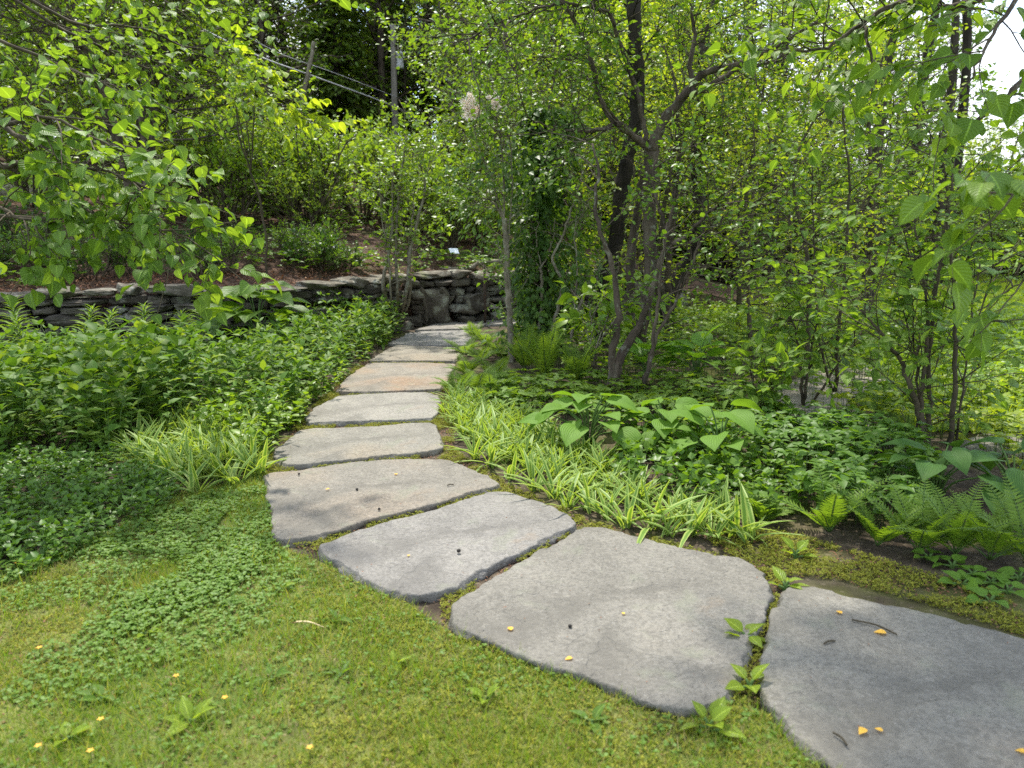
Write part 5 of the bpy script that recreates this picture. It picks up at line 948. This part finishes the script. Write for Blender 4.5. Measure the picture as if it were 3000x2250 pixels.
def plate(label, x, y, d, wpx, rz, tilt, stem):
    p = W(x, y, d); zb = H(p[0], d); h = p[2] - zb; rt = thing('plant_marker', label, 'plant marker', (p[0], d, zb), None, rz); g = Geo(); tube(g, [[stem, .0, -.08], [stem, 0, h * .5], [0, 0, h]], [.008, .008, .007], 6); build('stake', g, m_iron, rt)
    g = Geo(); w_ = wpx * d / FPX; v = np.array([[a * w_ / 2, b_ * w_ * .42 * math.cos(tilt), b_ * w_ * .42 * math.sin(tilt) + c] for a in (-1, 1) for b_ in (-1, 1) for c in (-.004, .004)]) + [0, 0, h + .01]
    q = [(0, 1, 3, 2), (4, 6, 7, 5), (0, 4, 5, 1), (2, 3, 7, 6), (0, 2, 6, 4), (1, 5, 7, 3)]; g.add(v, [t for a in q for t in ((a[0], a[1], a[2]), (a[0], a[2], a[3]))]); build('plate', g, m_plate, rt, False)
plate('tilted pale blue plate on a dark stake on the mulch above the long wall', 968, 724, 13, 40, .35, .75, -.03); plate('smaller tilted pale plate on a stake above the shorter wall', 1330, 737, 13.6, 26, .4, .7, -.05)
p0, p1 = W(1421, 905, 12.3), W(1419, 775, 12.3); g = Geo(); tube(g, [[p0[0], 12.3, -.1], [p0[0], 12.3, p0[2]], [p1[0], 12.3, p1[2]]], .02, 8); o = build('iron_stake', g, m_iron); tag(o, 'thin rusty iron stake in front of the shorter wall', 'stake')
g = Geo(); limb(g, [W(1290, 792, 13.4), W(1370, 788, 13.4), W(1410, 772, 13.5), W(1475, 765, 13.6), W(1530, 758, 13.8)], .05, .03, 8, 5, .01, r3, .1); o = build('fallen_branch', g, bark_pale); tag(o, 'pale fallen branch lying along the top of the shorter wall', 'branch')
g = Geo(); b = np.array([-14.5, 17.4]); e = np.array([-9.9, 17.3]); limb(g, [(*b, H(*b) + .12), (*((b + e) / 2), H(*((b + e) / 2)) + .13), (*e, H(*e) + .1)], .2, .15, 10, 8, .02, r3, .06); o = build('fallen_log', g, bark_pale); tag(o, 'grey weathered log lying along the lower edge of the mown strip', 'log')

# ------------------------------------------------------------------ bits lying on the slabs and the lawn
for q, (x, y, s, rz, l) in enumerate([(2459, 1796, .030, .2, 'yellow fallen leaf near the upper left of the dark right slab'), (2582, 1855, .042, 1.2, 'slim yellow fallen leaf beside the pale streak on the dark right slab'), (2528, 2143, .034, 2.2, 'larger of two orange yellow leaves side by side on the dark right slab'), (2576, 2141, .024, .7, 'smaller of two orange yellow leaves side by side on the dark right slab'),
     (1495, 1844, .030, .4, 'yellow leaf near the left edge of the largest slab'), (1668, 1931, .026, 1.9, 'pale leaf near the front edge of the largest slab'), (1826, 1799, .018, .2, 'tiny yellow leaf in the middle of the largest slab'), (2996, 2205, .03, 1, 'yellow leaf at the right edge on the dark right slab'), (1160, 1390, .028, .3, 'small pale leaf on the tan notched slab'), (961, 1434, .024, 2, 'pale leaf left of centre on the tan notched slab'), (1197, 1629, .018, .2, 'tiny pale leaf on the blue grey slab')]):
    g = Geo(); leaves(g, OVATE, [(0, -.4 * s, .004)], [(0, 1, .12)], [(0, 0, 1)], s, 1.2); o = build('fallen_leaf', g, m_yellow); o.location = G(x, y, TOP + .004); o.rotation_euler = (0, 0, rz); tag(o, l, 'leaf')
m_black = surf('dark nut', [(.3, (.012, .01, .008)), (.7, (.03, .025, .02))], 30, 3, .6, .3, 90, .002)
for x, y, s, l in [(1344, 1618, .010, 'small black round nut on the right part of the blue grey slab'), (1046, 1436, .008, 'black speck of a nut in the middle of the tan notched slab'), (876, 1391, .0075, 'black nut near the top left of the tan notched slab'), (1111, 1494, .0075, 'black nut near the lower edge of the tan notched slab'), (1670, 1838, .0075, 'dark bit on the lower left part of the largest slab')]:
    g = Geo(); v = CSV / np.linalg.norm(CSV, axis=1)[:, None] * s * [1, 1, .9]; g.add(v + [0, 0, s * .8], CST); o = build('nut', g, m_black); o.location = G(x, y, TOP + .003); tag(o, l, 'nut')
for x, y, ln, rz, l in [(2430, 1885, .05, .35, 'short dark twig on the upper left of the dark right slab'), (2460, 2168, .06, -1.3, 'dark curled twig standing out near the front of the dark right slab'), (1320, 1423, .04, .3, 'dark twig scrap on the right of the tan notched slab'), (2560, 1840, .16, -.75, 'thin bent twig pointing at the slim yellow leaf')]:
    g = Geo(); tube(g, spline([[-ln / 2, 0, .004], [0, ln * .1, .007], [ln / 2, 0, .005]], 4), [.0035] * 9, 5); o = build('twig', g, twigm); o.location = G(x, y, TOP + .004); o.rotation_euler = (0, 0, rz); tag(o, l, 'twig')
g = Geo(); P = spline([G(868, 1822, .03), G(905, 1822, .045), G(955, 1840, .02)], 5); tube(g, P, np.linspace(.004, .002, len(P)), 5); o = build('dry_stalk', g, leafmat('dry straw', [(.45, .4, .22), (.5, .45, .28)], .1, .7)); tag(o, 'pale dry curved stalk lying in the lawn left of the slabs', 'stalk')
for q, (x, y) in enumerate([(662, 2085), (120, 1935), (118, 2230), (270, 2245), (52, 1680), (520, 2020), (300, 2150), (910, 2235)]):
    g = Geo(); a = np.arange(5) * 1.2566; leaves(g, L6S, np.tile([0, 0, .05], (5, 1)), np.stack([np.cos(a), np.sin(a), .35 + a * 0], -1), np.tile([0, 0, 1.], (5, 1)), .012); tube(g, [[0, 0, 0], [0, 0, .05]], .0012, 4, m=1)
    o = build('buttercup', g, [m_yellow, greenstem]); o.location = G(x, y); tag(o, 'tiny yellow flower in the lawn at the lower left', 'flower', 'yellow flowers in the lawn')
